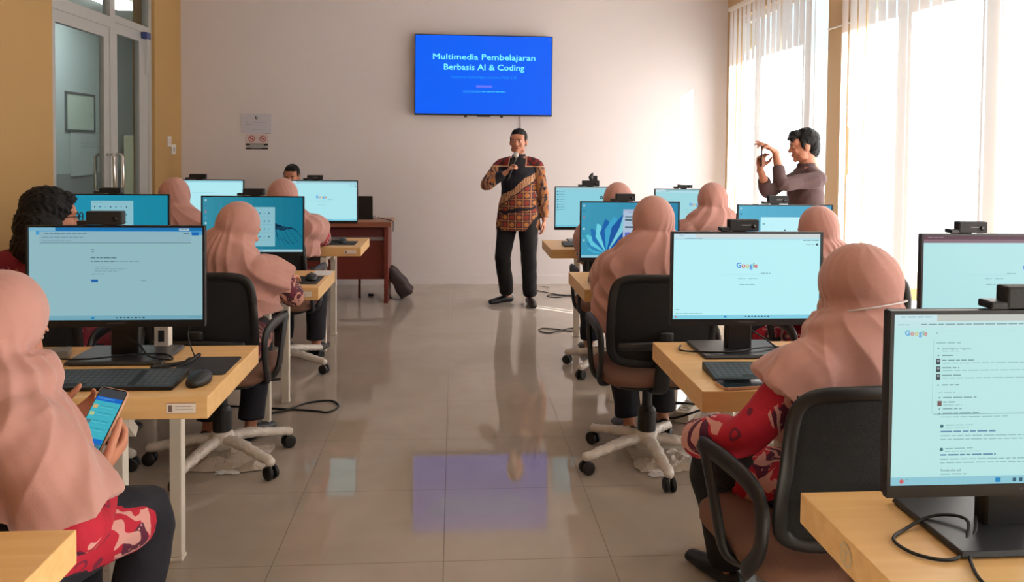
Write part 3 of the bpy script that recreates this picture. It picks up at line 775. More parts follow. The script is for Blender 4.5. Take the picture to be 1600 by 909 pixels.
webcam('webcam with white lettering on the white search page monitor at far left', -1.045, 6.10, 1.212, .115, .036)
webcam('webcam on the blank white-page monitor at the far left', -1.905, 6.10, 1.212, .12, .038, False)
webcam('webcam on the blue flower wallpaper monitor', .935, 4.30, 1.184, .105, .040, False)
webcam('webcam on the monitor before the photographing man', 1.79, 4.30, 1.172, .11, .046)
webcam('webcam with a small mount on the pale blue list monitor', 1.035, 6.0, 1.181, .13, .045, False, True)
webcam('webcam on the far window corner monitor', 1.765, 6.0, 1.170, .11, .03, False)

# ------------------------------------------------------------------ keyboards, mice, pads
def key_mesh():
    bm = bmesh.new(); W_, D_ = .425, .128
    rows = 6; cols = 21
    xs = [0]; 
    for c in range(cols): xs += [xs[-1]+.0025, xs[-1]+.0025+(W_-.0025)/cols-.0025]
    xs = sorted(set(round(a, 5) for a in xs)); ys = [0]
    for r_ in range(rows): ys += [ys[-1]+.003, ys[-1]+.003+(D_-.003)/rows-.003]
    gap = {15, 18}
    g = [[bm.verts.new((x-W_/2, y-D_/2, 0)) for x in xs] for y in ys]
    keys = []
    for j in range(len(ys)-1):
        for i in range(len(xs)-1):
            f = bm.faces.new((g[j][i], g[j][i+1], g[j+1][i+1], g[j+1][i]))
            if i % 2 == 1 and j % 2 == 1:
                c = i//2
                if c in (15,) : continue
                if j == 1 and 4 <= c <= 8: continue
                keys.append(f)
    bmesh.ops.inset_individual(bm, faces=keys, thickness=.0014, depth=.005)
    for f in keys: f.material_index = 1
    return bm
M_KEY = mat('keycaps', (66, 68, 72), .5)
KB = thing('keyboard', 'black keyboard on the near left desk in front of the pale form page monitor', 'keyboard', (-1.045, 2.465, .75), 0, 'black full-size keyboards')
bm = bmesh.new()
ring_loft(bm, [[V((-.225, -.076, 0)), V((.225, -.076, 0)), V((.225, .076, 0)), V((-.225, .076, 0))],
               [V((-.225, -.076, .012)), V((.225, -.076, .012)), V((.225, .076, .026)), V((-.225, .076, .026))]])
obj('case', bm, M_BLACK, KB, bevel=.003)
kk = obj('keys', key_mesh(), [mat('key_gap_black', (12, 12, 13), .6), M_KEY], KB); kk.location = (0, 0, .0195); kk.rotation_euler = (R(5.3), 0, 0)
def kb(label, x, y, rz=0):
    c = copy_tree(KB); c.location = (x, y, .75); c.rotation_euler = (0, 0, rz); c['label'] = label
kb('black keyboard behind the phone on the right desk', 1.04, 2.475, R(-2))
kb('black keyboard on the middle right desk, half hidden by a hijab', .95, 4.20, R(-3))
kb('black keyboard on the middle left desk by the hand on the mouse', -1.06, 4.25)
kb('black keyboard on the far right desk nearest the speaker', 1.03, 5.85)
kb('black keyboard on the far left desk beside its mouse', -1.13, 5.92)
MO = thing('computer_mouse', 'black mouse on the near left desk right of the keyboard', 'mouse', (-.765, 2.46, .75), 0, 'black computer mice')
bm = bmesh.new(); add_ell(bm, (0, 0, .012), (.033, .058, .027), seg=24, rings=14)
for v in bm.verts:
    if v.co.z < 0: v.co.z = 0
    if v.co.y < 0: v.co.z *= 1+.1*v.co.y/.05
obj('shell', bm, M_BLACK, MO, smooth=True)
bm = bmesh.new(); add_lathe(bm, [(.001, -.004), (.010, -.004), (.010, .004), (.001, .004)], c=(0, .030, .030), axis='x', seg=16); obj('scroll_wheel', bm, M_BLACK2, MO)
def mouse(label, x, y, rz=0):
    c = copy_tree(MO); c.location = (x, y, .75); c.rotation_euler = (0, 0, rz); c['label'] = label; return c
MO.rotation_euler = (0, 0, R(-8))
mouse('black mouse on the middle left desk just beyond the hand', -.76, 4.34, R(10))
mouse('black mouse on the pad of the far left desk', -.82, 5.99)
def pad(label, x0, x1, y0, y1, rz=0):
    bm = bmesh.new(); w, d = (x1-x0)/2, (y1-y0)/2
    pts = []
    for cx, cy, a0 in ((w-.012, d-.012, 0), (-w+.012, d-.012, 90), (-w+.012, -d+.012, 180), (w-.012, -d+.012, 270)):
        for k in range(5): a = R(a0+k*22.5); pts.append((cx+.012*math.cos(a), cy+.012*math.sin(a)))
    ring_loft(bm, [[V((a, b, 0)) for a, b in pts], [V((a, b, .003)) for a, b in pts]])
    o = obj('mouse_pad', bm, mat('mouse_pad_cloth', (38, 38, 42), .85)); o.location = ((x0+x1)/2, (y0+y1)/2, .7502)
    o.rotation_euler = (0, 0, rz); return tag(o, label, 'mouse pad', 'thin dark mouse pads')
pad('dark mouse pad at the right back of the near left desk', -.89, -.715, 2.545, 2.76)
pad('dark mouse pad under the mouse on the middle left desk', -.86, -.71, 4.21, 4.46)
pad('dark mouse pad on the far left desk', -.91, -.72, 5.87, 6.10)
pd = thing('paper_sheet', 'white sheet of paper on the back corner of the middle left desk', 'paper', (-.74, 4.57, .751))
obj('sheet', box((0, 0, .001), (.1, .16, .0015)), M_PAPER, pd)

# cables
def cable(name, label, pts, r=.0035, cat='cable', group=None, m=None):
    bm = bmesh.new(); add_tube(bm, pts, r, seg=7, sub=7)
    return tag(obj(name, bm, m or M_CABLE, smooth=True), label, cat, group)
def floor_loop(label, x, y, w, d, tail):
    pts = [tail, (x-w*.0, y-d*.3, .006), (x+w*.35, y-d*.45, .006), (x+w*.5, y, .006), (x+w*.3, y+d*.45, .007), (x-w*.1, y+d*.25, .010), (x-w*.4, y-d*.3, .012), (x-w*.7, y-d*.5, .006)]
    return cable('floor_cable', label, pts, .0055, 'cable')
floor_loop('thick black cable loop on the floor beside the left chair base', -.79, 4.52, .3, .22, (-1.25, 4.55, .006))
cable('floor_cable', 'black cable loop on the floor right of the aisle by a desk leg', [(1.0, 6.35, .006), (.93, 6.32, .006), (.82, 6.40, .006), (.72, 6.42, .006), (.69, 6.34, .006), (.76, 6.26, .006), (.86, 6.33, .010), (.95, 6.42, .006), (1.05, 6.44, .006)], .005)
cable('floor_cable', 'thin cable running over the floor behind the speaker', [(.80, 8.25, .006), (.9, 8.1, .006), (1.05, 7.92, .006), (1.3, 7.86, .006)], .004)
cable('floor_cable', 'small cable curl on the floor right of the speaker', [(1.3, 7.75, .006), (1.1, 7.86, .006), (.97, 7.90, .006), (.93, 7.82, .006), (1.02, 7.76, .006), (1.15, 7.83, .010), (1.3, 7.9, .006)], .005)
cable('desk_cable', 'black cable lying in a loop on the bottom right desk before the monitor stand', [(1.0, 1.44, .775), (.97, 1.40, .762), (.89, 1.33, .7545), (.83, 1.345, .7545), (.815, 1.40, .7545), (.86, 1.44, .7545), (.93, 1.46, .770), (.975, 1.43, .775), (.93, 1.36, .757), (.885, 1.25, .7545), (.93, 1.2, .7545), (1.1, 1.18, .7545), (1.4, 1.16, .7545)], .0032)
for x, y, lab in ((-1.12, 2.80, 'tangle of black cables behind the near left keyboard'), (1.03, 2.82, 'black cables looping by the stand of the search home page monitor')):
    k = .9
    cable('desk_cable', lab, [(x+.03, y-.06, .83), (x+.08, y-.07, .80), (x+.12, y-.10, .772), (x+.20, y-.12, .765), (x+.15, y-.05, .766), (x+.05, y-.08, .772), (x-.06, y-.12, .770), (x-.16, y-.1, .765), (x-.22, y-.04, .756), (x-.20, y+.03, .756)], .003)
cable('desk_cable', 'thin cable hanging from the near left monitor down to the mouse pad', [(-.875, 2.72, .875), (-.875, 2.70, .84), (-.865, 2.70, .80), (-.85, 2.69, .765), (-.86, 2.66, .758), (-.90, 2.62, .757), (-.93, 2.6, .757)], .0022)
cable('desk_cable', 'thick plug and cord beside the near left mouse pad', [(-.84, 2.70, .775), (-.855, 2.675, .765), (-.87, 2.66, .760), (-.92, 2.64, .758), (-.96, 2.62, .757)], .007)
def small_box(name, label, cat, loc, size, m, rz=0, lid=None):
    t = thing(name, label, cat, loc, rz)
    obj('body', box((0, 0, size[2]/2), size), m, t, bevel=.003)
    if lid: obj('label_patch', box((0, -size[1]/2-.0005, size[2]/2), (size[0]*.4, .001, size[2]*.4)), lid, t)
    return t
small_box('usb_hub', 'small grey box behind the near left keyboard among the cables', 'hub', (-1.36, 2.78, .75), (.13, .07, .025), mat('grey_hub', (120, 118, 112), .4), R(15), M_BASE)
small_box('power_adapter', 'pale adapter box standing behind the near left monitor stand', 'adapter', (-1.02, 2.885, .75), (.05, .04, .10), M_WHITE, 0, M_BASE)

# phones
def phone(label, loc, rotm, content=None, edge=(196, 190, 176), w=.074, l=.156):
    t = thing('smartphone', label, 'phone', loc)
    t.rotation_mode = 'QUATERNION'; t.rotation_quaternion = rotm.to_quaternion()
    bm = bmesh.new(); pts = []
    for cx, cy, a0 in ((w/2-.01, l/2-.01, 0), (-w/2+.01, l/2-.01, 90), (-w/2+.01, -l/2+.01, 180), (w/2-.01, -l/2+.01, 270)):
        for k in range(6): a = R(a0+k*18); pts.append((cx+.01*math.cos(a), cy+.01*math.sin(a)))
    ring_loft(bm, [[V((a*.97, b*.985, -.005)) for a, b in pts], [V((a, b, -.0035)) for a, b in pts], [V((a, b, .003)) for a, b in pts], [V((a*.98, b*.99, .0042)) for a, b in pts]])
    obj('case', bm, mat('phone_case_%d' % edge[0], edge, .4), t, smooth=False)
    bm = bmesh.new(); ring_loft(bm, [[V((a*.95, b*.975, .0040)) for a, b in pts], [V((a*.945, b*.972, .0049)) for a, b in pts]]); obj('front_glass', bm, mat('phone_black_glass', (10, 11, 14), .1), t)
    if content:
        p = Panel(w*.9, l*.94, 0, z0=-l*.47); content(p); o = p.build('screen', t); o.rotation_euler = (R(-90), 0, 0); o.location = (0, 0, .0052)
    bm = bmesh.new()
    for a in ((-.02, .055), (-.02, .035)): add_lathe(bm, [(.001, -.0075), (.007, -.0075), (.008, -.004)], c=(a[0], a[1], 0), axis='z', seg=14)
    obj('camera_bump', bm, M_BLACK, t)
    return t
def scr_phone(p):
    p.rect(0, 0, 1, 1, (60, 170, 186)); p.rect(0, 0, 1, .14, (60, 62, 66)); p.rect(0, .14, 1, .21, (20, 96, 190)); p.line(.1, .16, .7, (90, 160, 220), .02)
    for k, v in enumerate((.28, .40, .53, .66)):
        p.rect(.04, v, .22, v+.06, ((200, 170, 110), (170, 190, 140), (90, 110, 110), (190, 150, 120))[k]); p.line(.3, v, .9, (40, 130, 150), .012); p.line(.3, v+.03, .8, (100, 200, 210), .010); p.rect(.04, v+.085, .96, v+.088, (90, 195, 205))
    p.rect(0, .82, 1, .90, (20, 100, 190)); p.rect(0, .90, 1, 1, (64, 110, 130))
phone('phone with a tan case lying face up on the right desk before the keyboard', (.885, 2.365, .756), Matrix.Rotation(R(-82), 3, 'Z'), None, (196, 150, 120))

# ------------------------------------------------------------------ office chairs
M_SEAT = mat('brown_seat_fabric', (120, 84, 68), .85, bump=.3, bscale=400)
M_MESH = mat('black_mesh_backrest', (11, 11, 13), .8, bump=.6, bscale=500)
M_WRAP = mat('crumpled_clear_wrap_over_white_plastic', (216, 208, 200), .32, bump=1.0, bscale=28, var=.10, vscale=30)
def make_chair():
    t = thing('office_chair', 'x', 'chair', (0, 0, 0), 0, 'black office chairs with wrapped white bases')
    # seat cushion and pan
    def slab(w, d, z0, z1, r, bulge):
        bm = bmesh.new(); rings = []
        for (z, k) in ((z0, .93), (z0+.012, 1), (z1-.014, 1), (z1-.004, .96), (z1+bulge*.5, .8), (z1+bulge, .4)):
            ring = []
            for j in range(40):
                a = 2*math.pi*j/40; c, s = math.cos(a), math.sin(a); e = .45
                ring.append(V((w/2*k*math.copysign(abs(c)**e, c), d/2*k*math.copysign(abs(s)**e, s), z)))
            rings.append(ring)
        ring_loft(bm, rings); return bm
    obj('seat', slab(.49, .47, .42, .475, 0, .012), M_SEAT, t, smooth=True)
    obj('seat_pan', slab(.40, .38, .395, .425, 0, 0), M_BLACK, t, smooth=True)
    # backrest: rounded frame loop with the mesh stretched inside
    def bp(u, v):  # u -1..1, v 0..1 (bottom to top) on the curved back
        return V((u*(.215+.012*math.sin(v*math.pi)), -.235-.06*v-.035*math.sin(v*math.pi*.9)+.045*u*u, .53+.385*v))
    pts = []
    for k in range(48):
        a = 2*math.pi*k/48; c, s = math.cos(a), math.sin(a)
        pts.append(bp(math.copysign(abs(c)**.32, c), .5+.5*math.copysign(abs(s)**.32, s)))
    pts.append(pts[0]); pts.append(pts[1])
    bm = bmesh.new(); add_tube(bm, pts, (.021, .012), seg=10, dome=False); obj('back_frame', bm, M_BLACK, t, smooth=True)
    bm = bmesh.new(); n = 16; g = [[bm.verts.new(bp(-.97+1.94*i/n, .02+.96*j/n)) for i in range(n+1)] for j in range(n+1)]
    for j in range(n):
        for i in range(n): bm.faces.new((g[j][i], g[j][i+1], g[j+1][i+1], g[j+1][i]))
    o = obj('back_mesh', bm, M_MESH, t, smooth=True); s = o.modifiers.new('s', 'SOLIDIFY'); s.thickness = .006
    bm = bmesh.new(); add_tube(bm, [(0, -.02, .39), (0, -.16, .385), (0, -.25, .43), (0, -.285, .56), (0, -.315, .68)], [(.035, .012)]*5, seg=12, sub=5, side=(1, 0, 0)); obj('back_bracket', bm, M_BLACK, t, smooth=True)
    bm = bmesh.new(); add_tube(bm, [(-.19, -.29, .62), (0, -.318, .63), (.19, -.29, .62)], [(.012, .02)]*3, seg=10, sub=4); obj('lumbar_bar', bm, M_BLACK, t, smooth=True)
    for s in (-1, 1):
        bm = bmesh.new()
        add_tube(bm, [(s*.20, -.06, .405), (s*.262, -.04, .44), (s*.275, .0, .56), (s*.272, .05, .655), (s*.27, .08, .672), (s*.268, -.02, .678), (s*.266, -.15, .67), (s*.262, -.21, .63), (s*.26, -.20, .52), (s*.25, -.12, .43), (s*.20, -.06, .405)],
                 [(.012, .022)]*3+[(.014, .026)]*5+[(.012, .022)]*3, seg=12, sub=5, side=(s, 0, 0)); obj('armrest', bm, M_BLACK, t, smooth=True)
    bm = bmesh.new(); add_lathe(bm, [(.024, .16), (.024, .40), (.0, .40)]); add_lathe(bm, [(.042, .13), (.042, .25), (.03, .27), (.024, .27)]); obj('gas_column', bm, M_BLACK, t, smooth=False)
    bm = bmesh.new(); add_box(bm, (0, 0, .385), (.15, .2, .035)); add_tube(bm, [(.05, .04, .38), (.2, .05, .375), (.25, .05, .38)], .006, seg=8); obj('tilt_mechanism', bm, M_BLACK2, t)
    return t
def make_base():
    bm = bmesh.new(); add_lathe(bm, [(.0, .075), (.052, .078), (.056, .13), (.045, .155), (.0, .158)], seg=24); return bm
CH = make_chair()
LEGBM = bmesh.new(); add_tube(LEGBM, [(.03, 0, .118), (.12, 0, .116), (.22, 0, .098), (.325, 0, .078)], [(.030, .024), (.030, .023), (.026, .021), (.024, .020)], seg=12, sub=5, side=(0, 1, 0))
for v in LEGBM.verts:
    v.co += V((0, .0035*math.sin(v.co.x*90), .003*math.sin(v.co.x*140+v.co.y*200)))
LEGM = None
def chair(label, x, y, rz, base_deg, first=False, h=0):
    global LEGM
    if first: t = CH
    else:
        t = CH.copy(); C.objects.link(t)
        for ch in CH.children:
            if not ch.name.startswith('base_'): copy_tree(ch, t)
    t.location = (x, y, 0); t.rotation_euler = (0, 0, rz); t['label'] = label
    hub = obj('base_hub', make_base(), M_WRAP, t, smooth=True)
    for k in range(5):
        a = R(base_deg+72*k)-rz
        if LEGM is None:
            l = obj('base_arm', LEGBM, M_WRAP, t, smooth=True); LEGM = l
            cb = bmesh.new()
            for s in (-1, 1): add_lathe(cb, [(.001, s*.006), (.026, s*.006), (.030, s*.010), (.030, s*.022), (.024, s*.026), (.001, s*.026)], c=(.325, 0, .0305), axis='y', seg=24)
            add_tube(cb, [(.325, -.006, .0305), (.325, .006, .0305)], .012, seg=8)
            LEGC = obj('caster', cb, M_BLACK, l); 
            sb = bmesh.new(); add_tube(sb, [(.325, 0, .035), (.325, 0, .075)], .008, seg=8); obj('caster_stem', sb, M_CHROME, l, smooth=True)
        else:
            l = LEGM.copy(); C.objects.link(l); l.parent = t
            for ch in LEGM.children: c = ch.copy(); C.objects.link(c); c.parent = l; 
        l.rotation_euler = (0, 0, a)
    return t
# base arms already in the prototype must not be copied twice: build the prototype last
CHAIRS = [('office chair of the near left woman holding a phone, only armrest and back showing', -1.14, 1.90, R(-14), 20),
          ('office chair left of the aisle, brown seat and wrapped base fully in view', -1.06, 3.74, R(-4), 36),
          ('office chair under the black-haired woman with glasses', -1.76, 3.62, R(0), 10),
          ('office chair of the far left woman leaning her red sleeve on the desk', -1.13, 5.32, R(-6), 50),
          ('office chair of the far left woman by the yellow wall corner', -1.80, 5.28, R(0), 0),
          ('black office chair backrest large at the right, under the near right woman', 0.955, 2.06, R(9), 40),
          ('office chair mostly past the right edge at the maroon-bar monitor', 1.90, 2.0, R(0), 15),
          ('office chair right of the aisle with wide black back before the flower monitor', .91, 3.66, R(0), 58),
          ('office chair on the right at the light dialog monitor', 1.78, 3.65, R(0), 30),
          ('office chair of the far right woman nearest the speaker', 1.06, 5.22, R(0), 5),
          ('office chair of the far right woman by the window corner', 1.70, 5.20, R(0), 25)]
for i, a in enumerate(CHAIRS[1:]): chair(*a)
chair(*CHAIRS[0], first=True)

# ------------------------------------------------------------------ teacher desk and what is round it
M_MAHOG = mat('dark_red_mahogany_veneer', (112, 44, 34), .42, var=.12, vscale=5)
M_MAHOG_T = mat('worn_desk_top', (168, 128, 104), .45, var=.08, vscale=4)
td = thing('teacher_desk', 'dark red wooden teacher desk with a pale top against the front wall', 'desk', (-1.33, 7.73, 0))
obj('desktop', box((0, 0, .755), (1.50, .46, .03)), M_MAHOG_T, td, bevel=.006)
obj('top_edge', box((0, -.235, .742), (1.50, .02, .05)), mat('desk_edge_band', (140, 84, 66), .4), td, bevel=.004)
obj('side_panel', box((.70, 0, .37), (.035, .42, .74)), M_MAHOG, td); obj('side_panel', box((-.70, 0, .37), (.035, .42, .74)), M_MAHOG, td)
obj('modesty_panel', box((0, -.15, .43), (1.365, .02, .42)), M_MAHOG, td); obj('upper_panel', box((0, -.17, .67), (1.365, .02, .10)), mat('upper_mahogany', (98, 40, 40), .4), td)
obj('metal_rail', box((.0, -.185, .605), (1.36, .015, .03)), mat('grey_rail', (132, 118, 120), .4), td)
for x in (-.35, .42): obj('leg_bar', box((x, .1, .105), (.025, .025, .21)), M_MAHOG, td)
obj('foot_glide', box((.52, .2, .01), (.05, .05, .02)), M_BLACK, td); 
# hollow underside pieces rest on the floor
obj('floor_rail', box((0, .1, .225), (1.365, .03, .03)), M_MAHOG, td)
lp = thing('laptop', 'dark laptop standing open on the teacher desk, seen from behind', 'laptop', (-.945, 7.78, .77), R(0))
bm = bmesh.new(); add_box(bm, (0, .06, .010), (.34, .24, .018)); obj('keyboard_base', bm, M_BLACK, lp, bevel=.003)
bm = bmesh.new(); add_box(bm, (0, -.062, .118), (.34, .010, .215), rot=Matrix.Rotation(R(6), 3, 'X')); obj('lid', bm, M_BLACK, lp, bevel=.003)
bm = bmesh.new(); add_box(bm, (.176, -.03, .10), (.006, .012, .17)); obj('screen_edge', bm, M_PAPER, lp)
cable('laptop_cable', 'black cable from the laptop hanging over the teacher desk corner', [(-.73, 7.80, .785), (-.68, 7.74, .777), (-.62, 7.62, .776), (-.575, 7.53, .775), (-.565, 7.505, .76), (-.565, 7.50, .68)], .004)
bg_ = thing('bag', 'dark brown bag slumped on the floor against the teacher desk side', 'bag', (-.50, 7.80, 0))
bm = bmesh.new()
rr = []
Rb = Matrix.Rotation(R(-33), 3, 'Y')
for z, w, d in ((.0, .105, .10), (.015, .125, .14), (.08, .115, .155), (.20, .095, .15), (.28, .06, .14), (.31, .035, .13), (.318, .015, .10)):
    rr.append([Rb @ V((w*.55*math.copysign(abs(math.cos(a))**.3, math.cos(a)), d*math.copysign(abs(math.sin(a))**.3, math.sin(a)), z)) for a in [2*math.pi*j/32 for j in range(32)]])
zmin = min(p.z for r_ in rr for p in r_)
for r_ in rr:
    for p in r_: p.z -= zmin; p.x += .06
ring_loft(bm, rr)
obj('body', remesh(bm, .010, 3, lambda p, n_: .004*np.sin(p[:, 2]*60+p[:, 1]*30)), mat('dark_brown_bag_fabric', (58, 46, 46), .8, bump=.4, bscale=80), bg_, smooth=True)
bm = bmesh.new(); add_tube(bm, [(-.09, -.10, .26), (-.13, -.14, .16), (-.10, -.17, .05), (-.03, -.18, .012), (.03, -.16, .03)], [(.012, .003)]*5, seg=8, sub=5, side=(0, 1, 0)); obj('strap', bm, M_BLACK2, bg_, smooth=True)

# power strip, plastic wrap, paper scraps on the floor
ps = thing('power_strip', 'white power strip under the right desk with black cords', 'power strip', (1.30, 4.30, 0), R(60))
obj('body', box((0, 0, .03), (.28, .075, .06)), M_WHITE, ps, bevel=.006)
for k in (-.08, 0, .08):
    bm = bmesh.new(); add_lathe(bm, [(.001, .061), (.024, .061), (.026, .064), (.030, .064), (.031, .058)], c=(k, 0, 0), seg=20); obj('socket', bm, mat('socket_grey', (176, 170, 160), .5), ps, smooth=True)
cable('floor_cable', 'black cord coil on the floor at the white power strip', [(1.15, 4.32, .01), (1.18, 4.2, .02), (1.28, 4.15, .065), (1.38, 4.22, .075), (1.42, 4.36, .05), (1.34, 4.44, .02), (1.22, 4.42, .03), (1.14, 4.32, .07), (1.2, 4.22, .10), (1.34, 4.2, .09), (1.5, 4.3, .02)], .006)
M_FILM = mat('clear_plastic_film', (188, 176, 162), .25, bump=.8, bscale=40)
def crumple(name, label, x, y, w, d, h, seed, m, cat):
    rnd = random.Random(seed); bm = bmesh.new(); n = 10
    g = []
    for j in range(n+1):
        row = []
        for i in range(n+1):
            u, v = i/n*2-1, j/n*2-1; e = max(0, 1-max(abs(u), abs(v))**2)
            row.append(bm.verts.new((x+u*w/2+rnd.uniform(-.01, .01), y+v*d/2+rnd.uniform(-.01, .01), .004+h*e*rnd.uniform(.2, 1))))
        g.append(row)
    for j in range(n):
        for i in range(n): bm.faces.new((g[j][i], g[j][i+1], g[j+1][i+1], g[j+1][i]))
    o = obj(name, bm, m); s = o.modifiers.new('s', 'SOLIDIFY'); s.thickness = .002; s.offset = 1
    return tag(o, label, cat)
crumple('plastic_wrap', 'crumpled clear plastic wrap heaped under the left chair base', -1.07, 3.80, .42, .34, .07, 3, M_FILM, 'plastic wrap')
crumple('plastic_wrap', 'crumpled plastic film on the floor under the right chair base', 1.02, 3.68, .34, .3, .03, 5, M_FILM, 'plastic wrap')
crumple('paper_scrap', 'small torn white paper on the floor by the left chair base', -1.0, 3.64, .10, .07, .006, 7, M_PAPER, 'paper')
crumple('paper_scrap', 'small torn pale paper on the floor below the right chair base', .93, 3.53, .08, .1, .006, 8, M_PAPER, 'paper')
# ------------------------------------------------------------------ people
def ik(a, b, l1, l2, pole):
    """elbow/knee position between a and b bending towards pole; b is pulled in reach"""
    a, b, pole = V(a), V(b), V(pole)
    d = b-a; L = d.length
    if L > (l1+l2)*.995: b = a+d.normalized()*(l1+l2)*.995; d = b-a; L = d.length
    n = d.normalized(); x = (l1*l1-l2*l2+L*L)/(2*L); h = math.sqrt(max(l1*l1-x*x, 0))
    p = pole-a; p = (p-n*p.dot(n)); p = p.normalized() if p.length > 1e-6 else V((0, 0, -1))
    return a+n*x+p*h, b
def add_hand(bm, wrist, f, n, side, k=1.0, curl=25, thumb=0, curls=None, spread=4):
    """f = finger direction, n = direction the palm faces, side=+1 puts the thumb on cross(f, n)"""
    f = V(f).normalized(); n = V(n); n = (n-f*n.dot(f)).normalized(); s = f.cross(n).normalized()*side
    w = V(wrist)
    add_tube(bm, [w-f*.02*k, w+f*.012*k, w+f*.045*k, w+f*.085*k], [(.025*k, .019*k), (.027*k, .018*k), (.038*k, .017*k), (.039*k, .014*k)], seg=14, sub=3, side=s)
    lens = [.068, .076, .071, .056]; off = [.030, .0105, -.0095, -.0285]; b0 = [.082, .088, .084, .076]
    cl = curls or [curl]*4
    for i in range(4):
        p = w+f*b0[i]*k*.97+s*off[i]*k; a = R(cl[i]*.7); sp = R(spread*(1.5-i)); pts = [p-f*.012*k, p]
        ff = (f*math.cos(sp)+s*math.sin(sp)).normalized()
        for q, t in enumerate((.44, .31, .25)):
            d = ff*math.cos(a)+n*math.sin(a); p = p+d*lens[i]*t*k; pts.append(p); a += R(cl[i]*(1.0 if q == 0 else .75))
        r = [.0092, .0092, .0085, .0078, .0066]
        add_tube(bm, pts, [x*k*(.93 if i == 3 else 1) for x in r], seg=9, sub=2)
    tb = w+f*.022*k+s*.022*k; ta = R(thumb)
    d1 = (s*.72+f*.62+n*.28).normalized(); d2 = (f*.86+s*(.35-math.sin(ta))+n*(.25+math.sin(ta))).normalized()
    add_tube(bm, [tb-d1*.01, tb+d1*.030*k, tb+d1*.052*k+n*.002, tb+d1*.052*k+d2*.030*k, tb+d1*.052*k+d2*.052*k], [.014*k, .0125*k, .0105*k, .0098*k, .0075*k], seg=10, sub=2)
def head_geo(bm, M_, k=1.0, female=False, mouth_open=0, neck=True):
    """adds a head; M_ = 4x4 transform of the head centre, +Y is the face"""
    Rm = M_.to_3x3(); T = M_.translation
    def E_(c, r): add_ell(bm, T+Rm @ (V(c)*k), [x*k for x in r], rot=Rm, seg=22, rings=14)
    def U(p, r, **q): add_tube(bm, [T+Rm @ (V(x)*k) for x in p], [x*k if not isinstance(x, tuple) else (x[0]*k, x[1]*k) for x in r], **q)
    E_((0, -.012, .025), (.073, .090, .088)); E_((0, .022, -.018), (.062, .066, .084)); E_((0, .030, -.060), (.050, .050, .052))
    E_((0, .066, -.093), (.022, .018, .018)); E_((0, .058, .035), (.058, .032, .038))
    for s in (-1, 1):
        E_((s*.034, .064, -.028), (.022, .020, .020)); E_((s*.044, .02, -.070), (.020, .035, .026))
        E_((s*.028, .086, .024), (.022, .008, .007)); E_((s*.074, -.004, -.012), (.008, .019, .030)); E_((s*.030, .078, .004), (.014, .010, .009))
    U([(0, .084, .014), (0, .094, -.006), (0, .104, -.028)], [.008, .0095, .0125], seg=10, sub=2); 
    for s in (-1, 1): E_((s*.012, .093, -.030), (.009, .010, .007))
    E_((0, .084, -.054), (.024, .010, .006)); E_((0, .083, -.066-.006*mouth_open), (.021, .011, .007))
    if neck: U([(0, -.02, -.05), (0, -.03, -.12), (0, -.045, -.19)], [.050, .049, .056], seg=16, sub=2)
    return E_
def eyes(parent, M_, k):
    Rm = M_.to_3x3(); T = M_.translation
    for s in (-1, 1):
        bm = bmesh.new(); add_ell(bm, T+Rm @ (V((s*.030, .0835, .004))*k), [.0115*k, .0065*k, .0055*k], rot=Rm, seg=14, rings=8)
        o = obj('eye', bm, mat('eye_white', (190, 170, 160), .3), parent, smooth=True)
        bm = bmesh.new(); add_ell(bm, T+Rm @ (V((s*.030, .0885, .004))*k), [.0052*k, .0025*k, .0052*k], rot=Rm, seg=12, rings=8); obj('iris', bm, M_BLACK, o, smooth=True)
        bm = bmesh.new(); add_tube(bm, [T+Rm @ (V((s*(.030+q), .089-.25*abs(q)-.1*q, .021+.10*q*(1 if q < .008 else -.4)))*k) for q in (-.016, 0, .016)], [.0035*k, .0042*k, .0025*k], seg=8, sub=3); obj('eyebrow', bm, M_HAIR, parent, smooth=True)
    bm = bmesh.new(); add_ell(bm, T+Rm @ (V((0, .0925, -.0595))*k), [.017*k, .0035*k, .0045*k], rot=Rm, seg=14, rings=8); obj('mouth', bm, mat('lips', (116, 58, 52), .5), parent, smooth=True)

def batik(name, base, motif, dark, sc=1.0, cover=.5):
    n = NT(name, .8)
    w = n.warp(.10/sc, 7*sc)
    big = n.noise(5.5*sc, 2, vec=w); sw = n.wave(9*sc, 9, 1.2, vec=w); cell = n.vor(16*sc, vec=w); ed = n.vor(16*sc, 'DISTANCE_TO_EDGE', vec=w)
    swm = n.math('MULTIPLY', n.gt(sw, .62), n.gt(big, cover))
    c = n.mix(n.math('MULTIPLY', n.gt(big, cover+.06), .9), lin(base), lin(dark))
    c = n.mix(n.math('MULTIPLY', swm, .9), c, lin(motif))
    ring = n.math('MULTIPLY', n.gt(cell, .20), n.math('LESS_THAN', cell, .30)); low = n.math('LESS_THAN', big, cover-.09)
    c = n.mix(n.math('MULTIPLY', n.math('MULTIPLY', ring, low), .75), c, lin(dark))
    fine = n.math('MULTIPLY', n.math('LESS_THAN', n.vor(60*sc, vec=w), .22), n.gt(big, cover+.05))
    c = n.mix(n.math('MULTIPLY', fine, .8), c, lin(motif))
    n.color(c); n.bump(n.noise(260, 2), .12, .003); return n.m
M_BATIK = batik('red_batik_cloth', (176, 16, 44), (206, 150, 140), (66, 20, 50))
M_BATIK2 = batik('pale_and_maroon_batik_cloth', (96, 26, 46), (196, 144, 124), (60, 22, 38), 1.5, .40)
M_BATIK3 = batik('maroon_batik_cloth', (124, 18, 38), (176, 96, 96), (50, 16, 30), 1.2)

